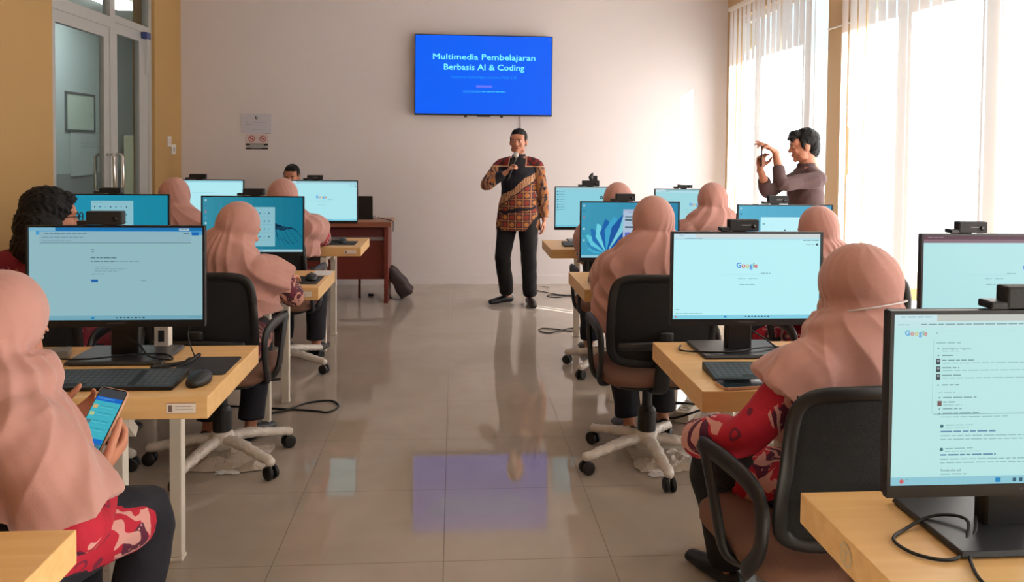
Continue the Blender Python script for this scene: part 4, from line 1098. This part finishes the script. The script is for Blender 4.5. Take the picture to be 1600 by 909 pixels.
def wrinkle(amp, sc=22, seed=0):
    def f(p, no):
        x, y, z = p[:, 0], p[:, 1], p[:, 2]
        a = np.sin(x*sc+2.5*np.sin(z*sc*.6+seed)+seed)*np.sin(y*sc*1.1+2*np.sin(x*sc*.5)+z*sc*.8+seed*2)
        b = np.sin((x+y+z)*sc*1.9+3*np.sin(z*sc*.7+x*9))
        return amp*(a*.7+b*.35)
    return f
def hijab_folds(cy, ztop, seed, amp=.012):
    rnd = random.Random(seed); p1, p2, p3 = (rnd.uniform(0, 6) for _ in range(3))
    def f(p, no):
        x, y, z = p[:, 0], p[:, 1]-cy, p[:, 2]
        th = np.arctan2(x, -y)
        A = .95*amp*np.clip((ztop-.08-z)/.24, .12, 1)
        w = th+.5*np.sin(z*9+p1)+.25*np.sin(th*2+p3)
        s1 = np.sin(7*w+p1+2*z*4); s2 = np.sin(15*w+p2-z*7); s3 = np.sin(z*30+8*np.sin(th+p3))
        return A*(.25+.75*(1-2*np.abs(s1)**.8)+.28*s2+.14*s3)
    return f

def person(name, label, x, y, rz, head_px=0, pose='sit', s=.92, lean=.06, head=(0, 0, 0), lh=None, rh=None, lp=None, rp=None,
           lhand=None, rhand=None, top=None, legs=None, hijab=None, hair=None, trousers=None, voxel=.007, feet=None, shoulders=1.0, sleeve=1.0,
           hem=None, collar=True, face=False, seat=.475, mouth=0, belly=0, hips_dz=0, cloth_amp=.003, group=None, sleeve_end=.93, head_off=(0, 0), hk=1.0):
    """world hand targets lh/rh; head=(yaw,pitch,roll) degrees relative to the body; s scales a 1.68 m figure"""
    t = thing(name, label, 'person', (x, y, 0), rz, group)
    Wi = Matrix.Translation(V((x, y, 0))) @ Matrix.Rotation(rz, 4, 'Z'); Wi = Wi.inverted()
    L = lambda p: Wi @ V(p)
    D = lambda d: (Wi.to_3x3() @ V(d)).normalized()
    k = s
    if pose == 'sit':
        pel = V((0, 0, seat+.085*k)); hipz = pel.z-.01
    else:
        pel = V((0, 0, .94*k+hips_dz)); hipz = .90*k
    up_ = V((0, lean, 1)).normalized()
    sq = .89 if pose == 'sit' else 1.0
    sp = lambda h, f=0: pel+up_*h*k*sq+V((0, f*k, 0))
    waist, chest, shl, neck = sp(.17, .0), sp(.36, .015), sp(.475, 0), sp(.535, .0)
    hc = sp(.535, .012)+V((head_off[0], head_off[1]+.025*k, (.125 if not hijab else .112)*k))
    HM = Matrix.Translation(hc) @ Matrix.Rotation(R(head[0]), 4, 'Z') @ Matrix.Rotation(R(-head[1]), 4, 'X') @ Matrix.Rotation(R(head[2]), 4, 'Y')
    sw = .185*k*shoulders; dz = .022*k if pose != 'sit' else 0
    SH = {1: shl+V((sw, 0, -.025*k-dz)), -1: shl+V((-sw, 0, -.025*k-dz))}      # +1 = the person's right when facing +Y
    hand_t = {1: rh, -1: lh}; pole = {1: rp, -1: lp}; hs = {1: rhand, -1: lhand}
    arms = {}
    for sd in (1, -1):
        tgt = L(hand_t[sd]) if hand_t[sd] is not None else V((sd*.24*k, .02, hipz-.05)) if pose != 'sit' else V((sd*.12*k, .30, seat+.20))
        pl = D(pole[sd])*.5+SH[sd] if pole[sd] is not None else SH[sd]+V((sd*.25, -.25, -.6))
        e, w = ik(SH[sd], tgt, .285*k, .25*k, pl); arms[sd] = (e, w)
    # legs
    LG = {}
    for sd in (1, -1):
        hip = V((sd*.095*k, 0, hipz))
        if pose == 'sit':
            if legs and sd in legs: kn, an = L(legs[sd][0]), L(legs[sd][1])
            else: kn = V((sd*.12*k, .44*k, seat+.055)); an = V((sd*.12*k, .42*k, .085))
        else:
            an = L(legs[sd][1]); kn, an = ik(hip, an, .44*k, .43*k, hip+V((sd*.1, .6, -.4)))
        LG[sd] = (hip, kn, an)
    fdir = {sd: (D(feet[sd]) if feet and sd in feet else V((sd*.12, 1, 0)).normalized()) for sd in (1, -1)}
    # --- the body: one continuous skin
    b = bmesh.new()
    add_tube(b, [pel-V((0, 0, .02)), pel+up_*.06*k, waist, chest, shl, neck], [(.155*k, .11*k), (.15*k, .105*k), (.12*k, .09*k), (.14*k, .10*k), (.13*k, .065*k), (.05*k, .048*k)], seg=24, sub=4, side=(1, 0, 0))
    HK = k*hk
    head_geo(b, HM, HK, mouth_open=mouth)
    add_tube(b, [hc+HM.to_3x3() @ V((0, -.02, -.07))*k, neck+up_*.0, shl], [.050*k, .052*k, .06*k], seg=16, sub=3)
    for sd in (1, -1):
        e, w = arms[sd]; S_ = SH[sd]
        add_tube(b, [shl+V((sd*.08*k, 0, -.01)), S_, (S_+e)/2, e, e+(w-e)*.3, e+(w-e)*.75, w], [.05*k, .05*k, .042*k, .036*k, .037*k, .027*k, .023*k], seg=14, sub=3)
        h = hs[sd]
        fd = D(h['f']) if h and 'f' in h else (w-e).normalized()+V((0, 0, -.12)); nd = D(h['n']) if h and 'n' in h else (V((-sd*.3, 0, -1)) if pose == 'sit' else V((-sd, 0, 0)))
        c_ = fd.cross(nd)
        # thumb points towards the body's middle line or as told
        th = D(h['t']) if h and 't' in h else (V((-sd, .3, .2)) if pose == 'sit' else V((0, 1, 0)))
        add_hand(b, w, fd, nd, 1 if c_.dot(th) > 0 else -1, k*((h or {}).get('k', 1)), (h or {}).get('curl', 24), (h or {}).get('thumb', 0), (h or {}).get('curls'), (h or {}).get('spread', 4))
        hip, kn, an = LG[sd]
        add_tube(b, [hip, (hip+kn)/2, kn, kn+(an-kn)*.3, an], [.082*k, .070*k, .054*k, .052*k, .034*k], seg=16, sub=3)
        fd_ = fdir[sd]
        add_tube(b, [an+V((0, 0, -.03))-fd_*.02, an+V((0, 0, -.045))+fd_*.07*k, an+V((0, 0, -.06))+fd_*.145*k], [(.035*k, .035*k), (.042*k, .026*k), (.038*k, .016*k)], seg=12, sub=3, side=fd_.cross(V((0, 0, 1))))
    obj('body', remesh(b, voxel, 3), M_SKIN, t)
    # --- clothes
    top = top or M_BATIK
    c = bmesh.new(); g = .016*k; tq = .88 if hijab else 1.0
    if pose == 'sit':
        add_tube(c, [pel+V((0, .0, -.045)), pel+up_*.06*k, waist+V((0, belly, 0)), chest, shl+V((0, 0, .0)), neck-up_*.02*k], [(.185*k, .135*k), (.175*k, .125*k+belly), (.15*k*tq, (.115*k+belly)*tq), (.165*k*tq, .125*k*tq), (.155*k*tq, .085*k*tq), (.066*k, .062*k)], seg=28, sub=4, side=(1, 0, 0), dome=False)
        for sd in (1, -1):
            hip, kn, an = LG[sd]; q = hem if hem is not None else .62
            add_tube(c, [hip+V((0, .0, .01)), hip+(kn-hip)*q*.5+V((0, 0, .012)), hip+(kn-hip)*q], [.108*k, .098*k, (.098*k, .088*k)], seg=20, sub=3)
        add_tube(c, [pel+V((0, .02, -.02)), pel+V((0, .20*k, -.02))], [(.16*k, .07*k), (.15*k, .065*k)], seg=20, side=(1, 0, 0))
    else:
        q = hem if hem is not None else -.16
        add_tube(c, [pel+V((0, 0, q*k)), pel+V((0, 0, 0)), waist+V((0, belly, 0)), chest, shl, neck-up_*.02*k], [(.222*k, .160*k+belly*.5), (.205*k, .145*k+belly), (.165*k, .115*k+belly), (.176*k, .122*k), (.138*k, .082*k), (.068*k, .064*k)], seg=30, sub=4, side=(1, 0, 0), dome=False)
    for sd in (1, -1):
        e, w = arms[sd]; S_ = SH[sd]; q = sleeve_end if not isinstance(sleeve_end, dict) else sleeve_end[sd]
        add_tube(c, [shl+V((sd*.07*k, 0, -.015)), S_+V((0, 0, -.005)), (S_+e)/2, e, e+(w-e)*.5, e+(w-e)*q], [(.068*k, .062*k), .064*k, .060*k*(sleeve if not hijab else 1), .058*k*(sleeve if not hijab else 1), .052*k*sleeve, .046*k*sleeve], seg=18, sub=4, dome=False)
    if collar: add_tube(c, [neck-up_*.04*k, neck+up_*(.004 if pose != 'sit' else .02)*k], [.074*k, .062*k], seg=20, dome=False)
    obj('shirt' if pose != 'sit' or not hijab else 'tunic', remesh(c, voxel, 3, wrinkle(cloth_amp, 24, x*3)), top, t)
    c = bmesh.new()
    for sd in (1, -1):
        hip, kn, an = LG[sd]; lo = an+(kn-an)*(.05)
        add_tube(c, [hip, (hip+kn)/2, kn, (kn+lo)/2, lo], [.112*k, .094*k, .078*k, .074*k, .070*k], seg=18, sub=3, dome=False)
    add_tube(c, [pel+V((0, 0, -.07*k)), pel+V((0, 0, .06*k))], [(.165*k, .12*k), (.155*k, .11*k)], seg=22, side=(1, 0, 0))
    obj('trousers', remesh(c, max(voxel, .008), 3, wrinkle(.0035, 17, y*2)), trousers or M_NAVY, t)
    for sd in (1, -1):
        an = LG[sd][2]; fd_ = fdir[sd]; c = bmesh.new(); fl = V((an.x, an.y, 0))
        sr = fd_.cross(V((0, 0, 1)))
        add_tube(c, [fl-fd_*.045*k+V((0, 0, .040)), fl+fd_*.02*k+V((0, 0, .042)), fl+fd_*.10*k+V((0, 0, .034)), fl+fd_*.185*k+V((0, 0, .026))], [(.036*k, .036), (.040*k, .038), (.046*k, .030), (.036*k, .022)], seg=16, sub=3, side=sr)
        for v in c.verts: v.co.z = max(v.co.z, .002)
        obj('shoe', c, M_SHOE, t, smooth=True)
    if face: eyes(t, HM, HK)
    # --- hijab: hood and cape in one cloth
    if hijab:
        c = bmesh.new(); hb = hijab; hw = hb.get('hw', 1.0)
        Rm = HM.to_3x3()
        add_ell(c, hc+Rm @ V((0, -.022, .020))*k, [.103*k*hw, .108*k*hw, .122*k], rot=Rm, seg=28, rings=18)
        add_ell(c, hc+Rm @ V((0, -.016, -.065))*k, [.108*k*hw, .102*k*hw, .11*k], rot=Rm, seg=28, rings=18)
        zs = hb.get('hem', .30)   # cape length below the shoulders
        wd = hb.get('w', 1.0); fr = hb.get('front', 0)
        bk = hb.get('back', 0)
        add_tube(c, [shl-up_*zs*k+V((0, .02+fr, 0)), shl-up_*(zs*.6)*k+V((0, .02+fr*.6, 0)), shl-up_*.10*k+V((0, .01, 0)), shl+up_*.0+V((0, .005, 0)), shl+up_*.07*k+V((head_off[0]*.4, .02+head_off[1]*.4, 0)), hc+V((0, 0, -.05*k))],
                 [(.275*k*wd, (.165+fr)*k), (.262*k*wd, (.160+fr*.7)*k), (.245*k*wd, .150*k), (.215*k*wd, .145*k), (.176*k, .138*k), (.124*k, .112*k)], seg=40, sub=5, side=(1, 0, 0), dome=False)
        for sd in (1, -1):
            e, w = arms[sd]; S_ = SH[sd]; q = hb.get('arm', 1.15)
            add_ell(c, S_+V((-sd*.015, 0, -.012)), [.098*k, .090*k, .088*k])
            ap = [S_+V((-sd*.01, 0, -.01)), S_+(e-S_)*min(q, 1)*.5, S_+(e-S_)*min(q, 1)]; ar = [.092*k, .104*k, .112*k]
            if q > 1: ap.append(e+(w-e)*(q-1)); ar[2] = .104*k; ar.append(.108*k)
            add_tube(c, ap, ar, seg=18, sub=4, dome=False)
        for ex in hb.get('extra', []):    # cloth hanging between given world points
            add_tube(c, [L(p) for p in ex[0]], ex[1], seg=18, sub=3, dome=False)
        me = remesh(c, hb.get('voxel', .0065), 8, hijab_folds(shl.y, hc.z+.14*k, hb.get('seed', 1), hb.get('amp', .011)))
        ho = obj('hijab', me, hb.get('mat', M_HIJAB), t)
        if hb.get('pin'):
            q = hc+Rm @ V(hb['pin'])*k; c = bmesh.new(); add_ell(c, q, [.007]*3, seg=12, rings=8); obj('pin', c, mat('pearl_pin', (150, 104, 92), .3), ho, smooth=True)
    if hijab and hijab.get('strap'):
        # thin mask strap passing round the hood
        c = bmesh.new(); pts = []
        for j in range(37):
            a = R(-120+240*j/36); pts.append(hc+HM.to_3x3() @ (V((.108*hw*math.sin(a), -.018-.108*hw*math.cos(a), -.050+.012*math.cos(a)))*k))
        add_tube(c, pts, .0022, seg=6); obj('mask_strap', c, M_PAPER, t, smooth=True)
        c = bmesh.new(); add_ell(c, hc+HM.to_3x3() @ (V((0, .070, -.052))*k), [.062*k, .050*k, .052*k], rot=HM.to_3x3()); obj('face_mask', c, mat('beige_face_mask', (196, 160, 146), .85), t, smooth=True)
    if hair: hair(t, HM, HK)
    return t, HM, arms, L, k
def shell(t, HM, k, parts, voxel=.006, name='hair', m=None, disp=None, smooth=2, parent=None):
    c = bmesh.new(); Rm = HM.to_3x3(); T = HM.translation
    for ce, r in parts: add_ell(c, T+Rm @ (V(ce)*k), [q*k for q in r], rot=Rm, seg=22, rings=14)
    return obj(name, remesh(c, voxel, smooth, disp), m or M_HAIR, parent or t)
def hair_short(t, HM, k):
    shell(t, HM, k, [((0, -.026, .042), (.0770, .084, .080)), ((0, -.050, .01), (.0735, .062, .072)), ((0, .024, .078), (.058, .048, .040)), ((0, -.066, -.028), (.052, .034, .050)), ((.064, .012, .028), (.012, .022, .034)), ((-.064, .012, .028), (.012, .022, .034))], disp=wrinkle(.0012, 160, 1))
def hair_tuft(t, HM, k):
    shell(t, HM, k, [((0, -.026, .048), (.081, .094, .084)), ((0, -.058, .0), (.074, .058, .082)), ((.01, .045, .088), (.066, .050, .036)), ((.0, .075, .068), (.058, .026, .022)), ((-.03, .088, .058), (.022, .014, .022)), ((.02, .092, .064), (.02, .016, .016)),
                      ((.0, -.02, .118), (.05, .05, .018)), ((0, -.075, -.04), (.054, .034, .05)), ((.066, .014, .02), (.014, .020, .038)), ((-.066, .014, .02), (.014, .020, .038))], voxel=.005, disp=wrinkle(.003, 110, 4))
def hair_curly(t, HM, k):
    o = shell(t, HM, k, [((0, -.03, .045), (.100, .108, .095)), ((0, -.055, -.04), (.118, .10, .11)), ((0, -.07, -.13), (.125, .085, .09)), ((-.06, -.03, -.08), (.065, .07, .12)), ((.06, -.03, -.08), (.060, .06, .12)), ((0, .04, .085), (.07, .05, .035))], voxel=.007, disp=wrinkle(.0055, 95, 2))
    gl = bmesh.new(); Rm = HM.to_3x3(); T = HM.translation
    for s_ in (-1, 1):
        pts = [T+Rm @ (V((s_*.033+.026*math.cos(a), .108, .004+.021*math.sin(a)))*k) for a in [2*math.pi*j/18 for j in range(20)]]
        add_tube(gl, pts, .0022, seg=6, dome=False); add_tube(gl, [T+Rm @ (V(p)*k) for p in ((s_*.06, .106, .008), (s_*.078, .05, .006), (s_*.08, -.01, .0))], .002, seg=6)
    add_tube(gl, [T+Rm @ (V(p)*k) for p in ((-.008, .109, .008), (.008, .109, .008))], .002, seg=6)
    obj('glasses', gl, M_BLACK, t, smooth=True)

HIJG = None
# near left woman with phone
PH = V((-.842, 1.965, .810))
ax = V((.22, .62, .78)).normalized(); nrm = V((-.06, -.80, .60)); nrm = (nrm-ax*nrm.dot(ax)).normalized(); sx = ax.cross(nrm)
phone('phone with a cyan chat page held by the near left woman', PH, Matrix((sx, ax, nrm)).transposed(), scr_phone)
person('person', 'woman in peach hijab and red batik at the left edge looking down at her phone', -1.07, 1.72, R(-36), s=.89, lean=.24, head=(-6, 24, 0), face=True,
       rh=PH-ax*.118+sx*.040-nrm*.022, rp=(.45, -.6, -.6), rhand=dict(f=ax*.9+sx*.12-nrm*.30, k=1.14, n=nrm*.5-sx*.8, t=nrm, curls=[44, 46, 48, 50], thumb=10),
       lh=PH-ax*.03-sx*.115-nrm*.05, lp=(-.6, -.3, -.6), lhand=dict(f=ax*.6+sx*.55, n=(.55, -.3, .6), t=(.2, .2, .9), curls=[30, 34, 38, 40], thumb=10),
       hijab=dict(hw=1.06, hem=.23, w=.97, front=.05, arm=.88, seed=4, amp=.008, voxel=.0055, pin=(.02, .085, -.16)), hem=.86, belly=.02, voxel=.0045, sleeve=1.25, legs={1: ((-.80, 2.12, .515), (-.83, 2.10, .085)), -1: ((-1.0, 2.2, .53), (-1.02, 2.2, .085))}, sleeve_end=.86)
# middle left woman using the mouse
person('person', 'woman in peach hijab and glasses left of the aisle with her hand at the mouse', -1.04, 3.71, R(-14), s=.90, lean=.06, head=(-34, 18, 0), head_off=(.035, .02),
       rh=(-.835, 4.06, .815), rp=(.7, -.3, -.8), rhand=dict(f=(.25, 1, -.12), n=(0, .1, -1), t=(-1, .2, 0), curl=22), lh=(-1.2, 4.12, .79), lhand=dict(f=(.1, 1, -.2), n=(0, 0, -1), t=(1, .2, 0)),
       hijab=dict(hem=.25, w=.96, front=.03, arm=.45, hw=1.03, seed=2, amp=.013, pin=(-.03, -.115, .05)), top=M_BATIK2, voxel=.006, sleeve_end=.80, hem=.7, legs={1: ((-.98, 4.12, .53), (-1.0, 4.02, .085)), -1: ((-1.18, 4.12, .53), (-1.2, 4.0, .085))})
person('person', 'woman with black curly hair and glasses at the far left behind the big monitor', -1.76, 3.60, 0, s=.98, lean=.02, head=(-50, 4, 0), face=True, lh=(-1.9, 4.1, .79), rh=(-1.62, 4.1, .79), top=M_BATIK3, hair=hair_curly, voxel=.008)
person('person', 'woman in pink hijab, red batik elbow resting on the desk before the teacher desk', -1.12, 5.30, R(-6), s=.96, lean=.02, head=(-4, 4, 0),
       rh=(-.93, 5.80, .80), rp=(1, .3, -.2), lh=(-1.25, 5.85, .79), hijab=dict(hem=.22, w=.95, seed=7, arm=.45, amp=.008), voxel=.007, sleeve=1.25)
person('person', 'woman in pink hijab at the far left near the yellow wall corner', -1.80, 5.27, R(4), s=.96, lean=.02, head=(6, 8, 0), hijab=dict(hem=.26, w=.98, seed=9, amp=.008), lh=(-1.95, 5.8, .79), rh=(-1.68, 5.8, .79), voxel=.008)
# the right side
r1 = person('person', 'woman in dusty pink hijab, red batik sleeve, large at the right', 1.115, 2.05, R(18), s=.915, lean=.06, head=(16, 10, 0), face=True,
       lh=(.700, 2.23, .640), lp=(-.5, -.6, -.5), lhand=dict(f=(.35, .8, -.35), n=(.3, 0, -1), t=(1, .2, .1), curl=30), rh=(1.20, 2.36, .785), rhand=dict(f=(-.1, 1, -.2), n=(0, 0, -1), t=(-1, .2, 0)),
       hijab=dict(hem=.26, w=1.0, front=.03, arm=.46, strap=1, hw=1.12, seed=12, amp=.008, voxel=.0055), hem=.66, voxel=.0055, sleeve=1.3, trousers=M_BLK_CLOTH, legs={-1: ((.80, 2.36, .52), (.93, 2.60, .085)), 1: ((1.1, 2.37, .52), (1.14, 2.52, .085))}, belly=.01, sleeve_end=1.0)
person('person', 'woman in hijab barely showing at the right edge by the maroon-bar monitor', 1.93, 2.0, R(4), s=.93, lean=.03, head=(0, 6, 0), hijab=dict(hem=.25, seed=13, amp=.008), lh=(1.8, 2.5, .79), rh=(2.1, 2.5, .79), voxel=.009)
person('person', 'woman in long dusty pink hijab right of the aisle facing the flower wallpaper monitor', .93, 3.66, R(2), s=.955, lean=-.01, head=(4, 6, 0),
       lh=(.82, 4.12, .785), rh=(1.12, 4.12, .785), hijab=dict(hem=.34, w=1.08, front=.03, seed=15, arm=.9, amp=.011), voxel=.007, top=M_BATIK3,
       legs={-1: ((.86, 4.09, .53), (.90, 3.98, .085)), 1: ((1.08, 4.1, .53), (1.1, 4.08, .085))})
person('person', 'woman in pink hijab on the right at the light dialog monitor', 1.74, 3.66, R(14), s=.90, lean=.02, head=(10, 10, 0), hijab=dict(hem=.26, seed=17, amp=.009), lh=(1.66, 4.12, .785), rh=(1.95, 4.12, .785), voxel=.008)
person('person', 'woman in pink hijab nearest the speaker on the right, mostly behind monitors', 1.085, 5.22, R(0), s=.95, lean=.0, head=(0, 5, 0), hijab=dict(hem=.26, seed=19, amp=.008), lh=(.95, 5.72, .785), rh=(1.2, 5.72, .785), voxel=.008)
person('person', 'woman in pink hijab turned aside by the far window corner', 1.72, 5.20, R(10), s=.955, lean=.0, head=(14, 4, 0), hijab=dict(hem=.27, seed=21, amp=.012, w=1.02), lh=(1.58, 5.72, .785), rh=(1.85, 5.72, .785), voxel=.008)
# man behind the teacher desk
chair('office chair behind the teacher desk, hidden under the seated man', -1.62, 8.17, R(180), 15)
person('person', 'man with short black hair seated behind the teacher desk, only his head top showing', -1.62, 8.17, R(176), s=1.0, lean=-.02, head=(0, 12, 0), face=True, lh=(-1.45, 7.86, .80), rh=(-1.78, 7.86, .80), top=mat('dark_shirt_cloth', (44, 40, 48), .8), hair=hair_short, voxel=.008)
# ------------------------------------------------------------------ standing men
def speaker_shirt():
    n = NT('speaker_batik_shirt', .8)
    x, y, z = n.xyz(); ax = n.math('ABSOLUTE', x)
    nz = n.math('MULTIPLY', n.math('SUBTRACT', n.noise(9, 3), .5), .10)
    s = n.math('ADD', n.math('SUBTRACT', z, n.math('SUBTRACT', 1.085, n.math('MULTIPLY', x, .75))), nz)
    # lower checks of flowers
    v = n.vmul(n.o, (1, 0, 1))
    fx = n.math('ABSOLUTE', n.math('SUBTRACT', n.math('FRACT', n.math('MULTIPLY', x, 15)), .5)); fz = n.math('ABSOLUTE', n.math('SUBTRACT', n.math('FRACT', n.math('MULTIPLY', z, 15)), .5))
    cell = n.math('MODULO', n.math('ADD', n.math('FLOOR', n.math('MULTIPLY', x, 15)), n.math('FLOOR', n.math('MULTIPLY', z, 15))), 2)
    flower = n.math('LESS_THAN', n.math('ADD', n.math('MULTIPLY', fx, fx), n.math('MULTIPLY', fz, fz)), .10); grid = n.gt(n.math('MAXIMUM', fx, fz), .43)
    low = n.mix(flower, lin((72, 44, 50)), n.mix(n.math('ABSOLUTE', cell), lin((150, 54, 42)), lin((184, 118, 58))))
    low = n.mix(grid, low, lin((170, 110, 70)))
    cream = n.mix(n.step(n.wave(16, 6, 1.5), .3, .7), lin((196, 150, 112)), lin((140, 92, 66)))
    blk = lin((22, 20, 34))
    c = n.mix(n.gt(s, -.035), low, cream); c = n.mix(n.gt(s, .035), c, blk)
    c = n.mix(n.math('MULTIPLY', n.gt(s, -.045), n.math('LESS_THAN', s, -.030)), c, blk)
    hem = n.math('ABSOLUTE', n.math('SUBTRACT', n.math('ADD', z, nz), n.math('ADD', .90, n.math('MULTIPLY', x, -.12)))); c = n.mix(n.math('LESS_THAN', hem, .013), c, blk)
    slv = n.mix(n.step(n.wave(7, 8, 1.2), .35, .6), lin((170, 122, 84)), lin((104, 70, 62)))
    slv = n.mix(n.gt(n.noise(14, 3), .56), slv, lin((172, 104, 54))); slv = n.mix(n.gt(n.noise(20, 2), .62), slv, blk)
    c = n.mix(n.gt(ax, .175), c, slv)
    shp = n.math('MULTIPLY', n.gt(z, 1.305), n.gt(ax, .085)); edge = n.math('MULTIPLY', n.gt(z, 1.294), n.gt(ax, .075))
    c = n.mix(edge, c, lin((196, 150, 116))); c = n.mix(shp, c, n.mix(n.gt(n.noise(26, 2), .52), lin((120, 26, 24)), lin((50, 22, 26))))
    c = n.mix(n.gt(z, 1.395), c, lin((40, 30, 34)))
    n.color(c); n.bump(n.noise(30, 3), .25, .01); return n.m
SPK = speaker_shirt()
mic_h = V((.556, 7.215, 1.405)); mic_d = V((-.30, .04, -.95)).normalized()
person('person', 'man in multicoloured batik shirt and black trousers standing speaking into a microphone', .60, 7.42, R(166), pose='stand', s=.955, lean=.0, head=(-2, 2, 0), face=True, mouth=1.2, belly=.022, shoulders=.98, hk=1.07,
       rh=mic_h+mic_d*.13+V((-.035, .02, -.03)), rp=(-.8, .1, -.6), rhand=dict(f=(.55, -.2, .62), n=(.35, -.2, -.2), t=(.1, -.3, .8), curls=[68, 70, 72, 74], thumb=40),
       lh=(.835, 7.36, .80), lp=(.6, .6, 0), lhand=dict(f=(-.02, -.12, -1), n=(-1, .1, 0), t=(-.2, -1, 0), curl=28),
       legs={1: (None, (.505, 7.53, .085)), -1: (None, (.715, 7.42, .085))}, feet={1: (-.85, -.5, 0), -1: (.12, -1, 0)}, top=SPK, trousers=M_BLK_CLOTH, hair=hair_short, voxel=.005, hem=-.20, sleeve=1.0, sleeve_end={1: .82, -1: .9})
mc = thing('microphone', 'dark handheld microphone with silver mesh head held to the speaker\'s mouth', 'microphone', mic_h)
mc.rotation_mode = 'QUATERNION'; mc.rotation_quaternion = mic_d.to_track_quat('Z', 'Y')
bm = bmesh.new(); add_lathe(bm, [(.001, .02), (.021, .026), (.0205, .035), (.015, .055), (.0125, .20), (.011, .235), (.001, .24)], seg=20); obj('handle', bm, M_BLACK, mc, smooth=True)
bm = bmesh.new(); add_ell(bm, (0, 0, 0), (.025, .025, .029), seg=20, rings=12); obj('mesh_head', bm, mat('silver_mic_mesh', (200, 198, 190), .35, metal=.8, bump=.6, bscale=400), mc, smooth=True)

PX = V((2.050, 5.22, 1.440))
phone('phone held upright by the man photographing near the blinds', PX, Matrix((V((-.37, -.93, 0)).normalized(), V((0, 0, 1)), V((-.93, .37, 0)).normalized())).transposed(), None, (34, 32, 36))
person('person', 'young man in dark brown shirt by the blinds photographing with his raised phone', 2.41, 5.30, R(88), pose='stand', s=.937, lean=.02, head=(-8, 6, 0), face=True, shoulders=.98, head_off=(0, -.01),
       lh=(2.125, 5.18, 1.462), lp=(-.25, -.45, -.8), lhand=dict(f=(-.72, -.1, .45), n=(-.5, .2, -.8), t=(-.1, .3, -.8), curls=[10, 22, 30, 40], thumb=0, spread=7),
       rh=(2.062, 5.27, 1.345), rp=(-.3, .3, -.9), rhand=dict(f=(-.02, -.25, .96), n=(.2, -.9, .1), t=(1, -.2, .2), curls=[40, 44, 48, 52], thumb=30),
       legs={1: (None, (2.41, 5.42, .085)), -1: (None, (2.38, 5.18, .085))}, feet={1: (-1, .15, 0), -1: (-1, -.15, 0)}, top=mat('dark_brown_shirt_cloth', (84, 62, 62), .8, bump=.2, bscale=60), trousers=M_BLK_CLOTH,
       hair=hair_tuft, voxel=.005, hem=-.16, sleeve_end=.42, sleeve=.86, cloth_amp=.004)
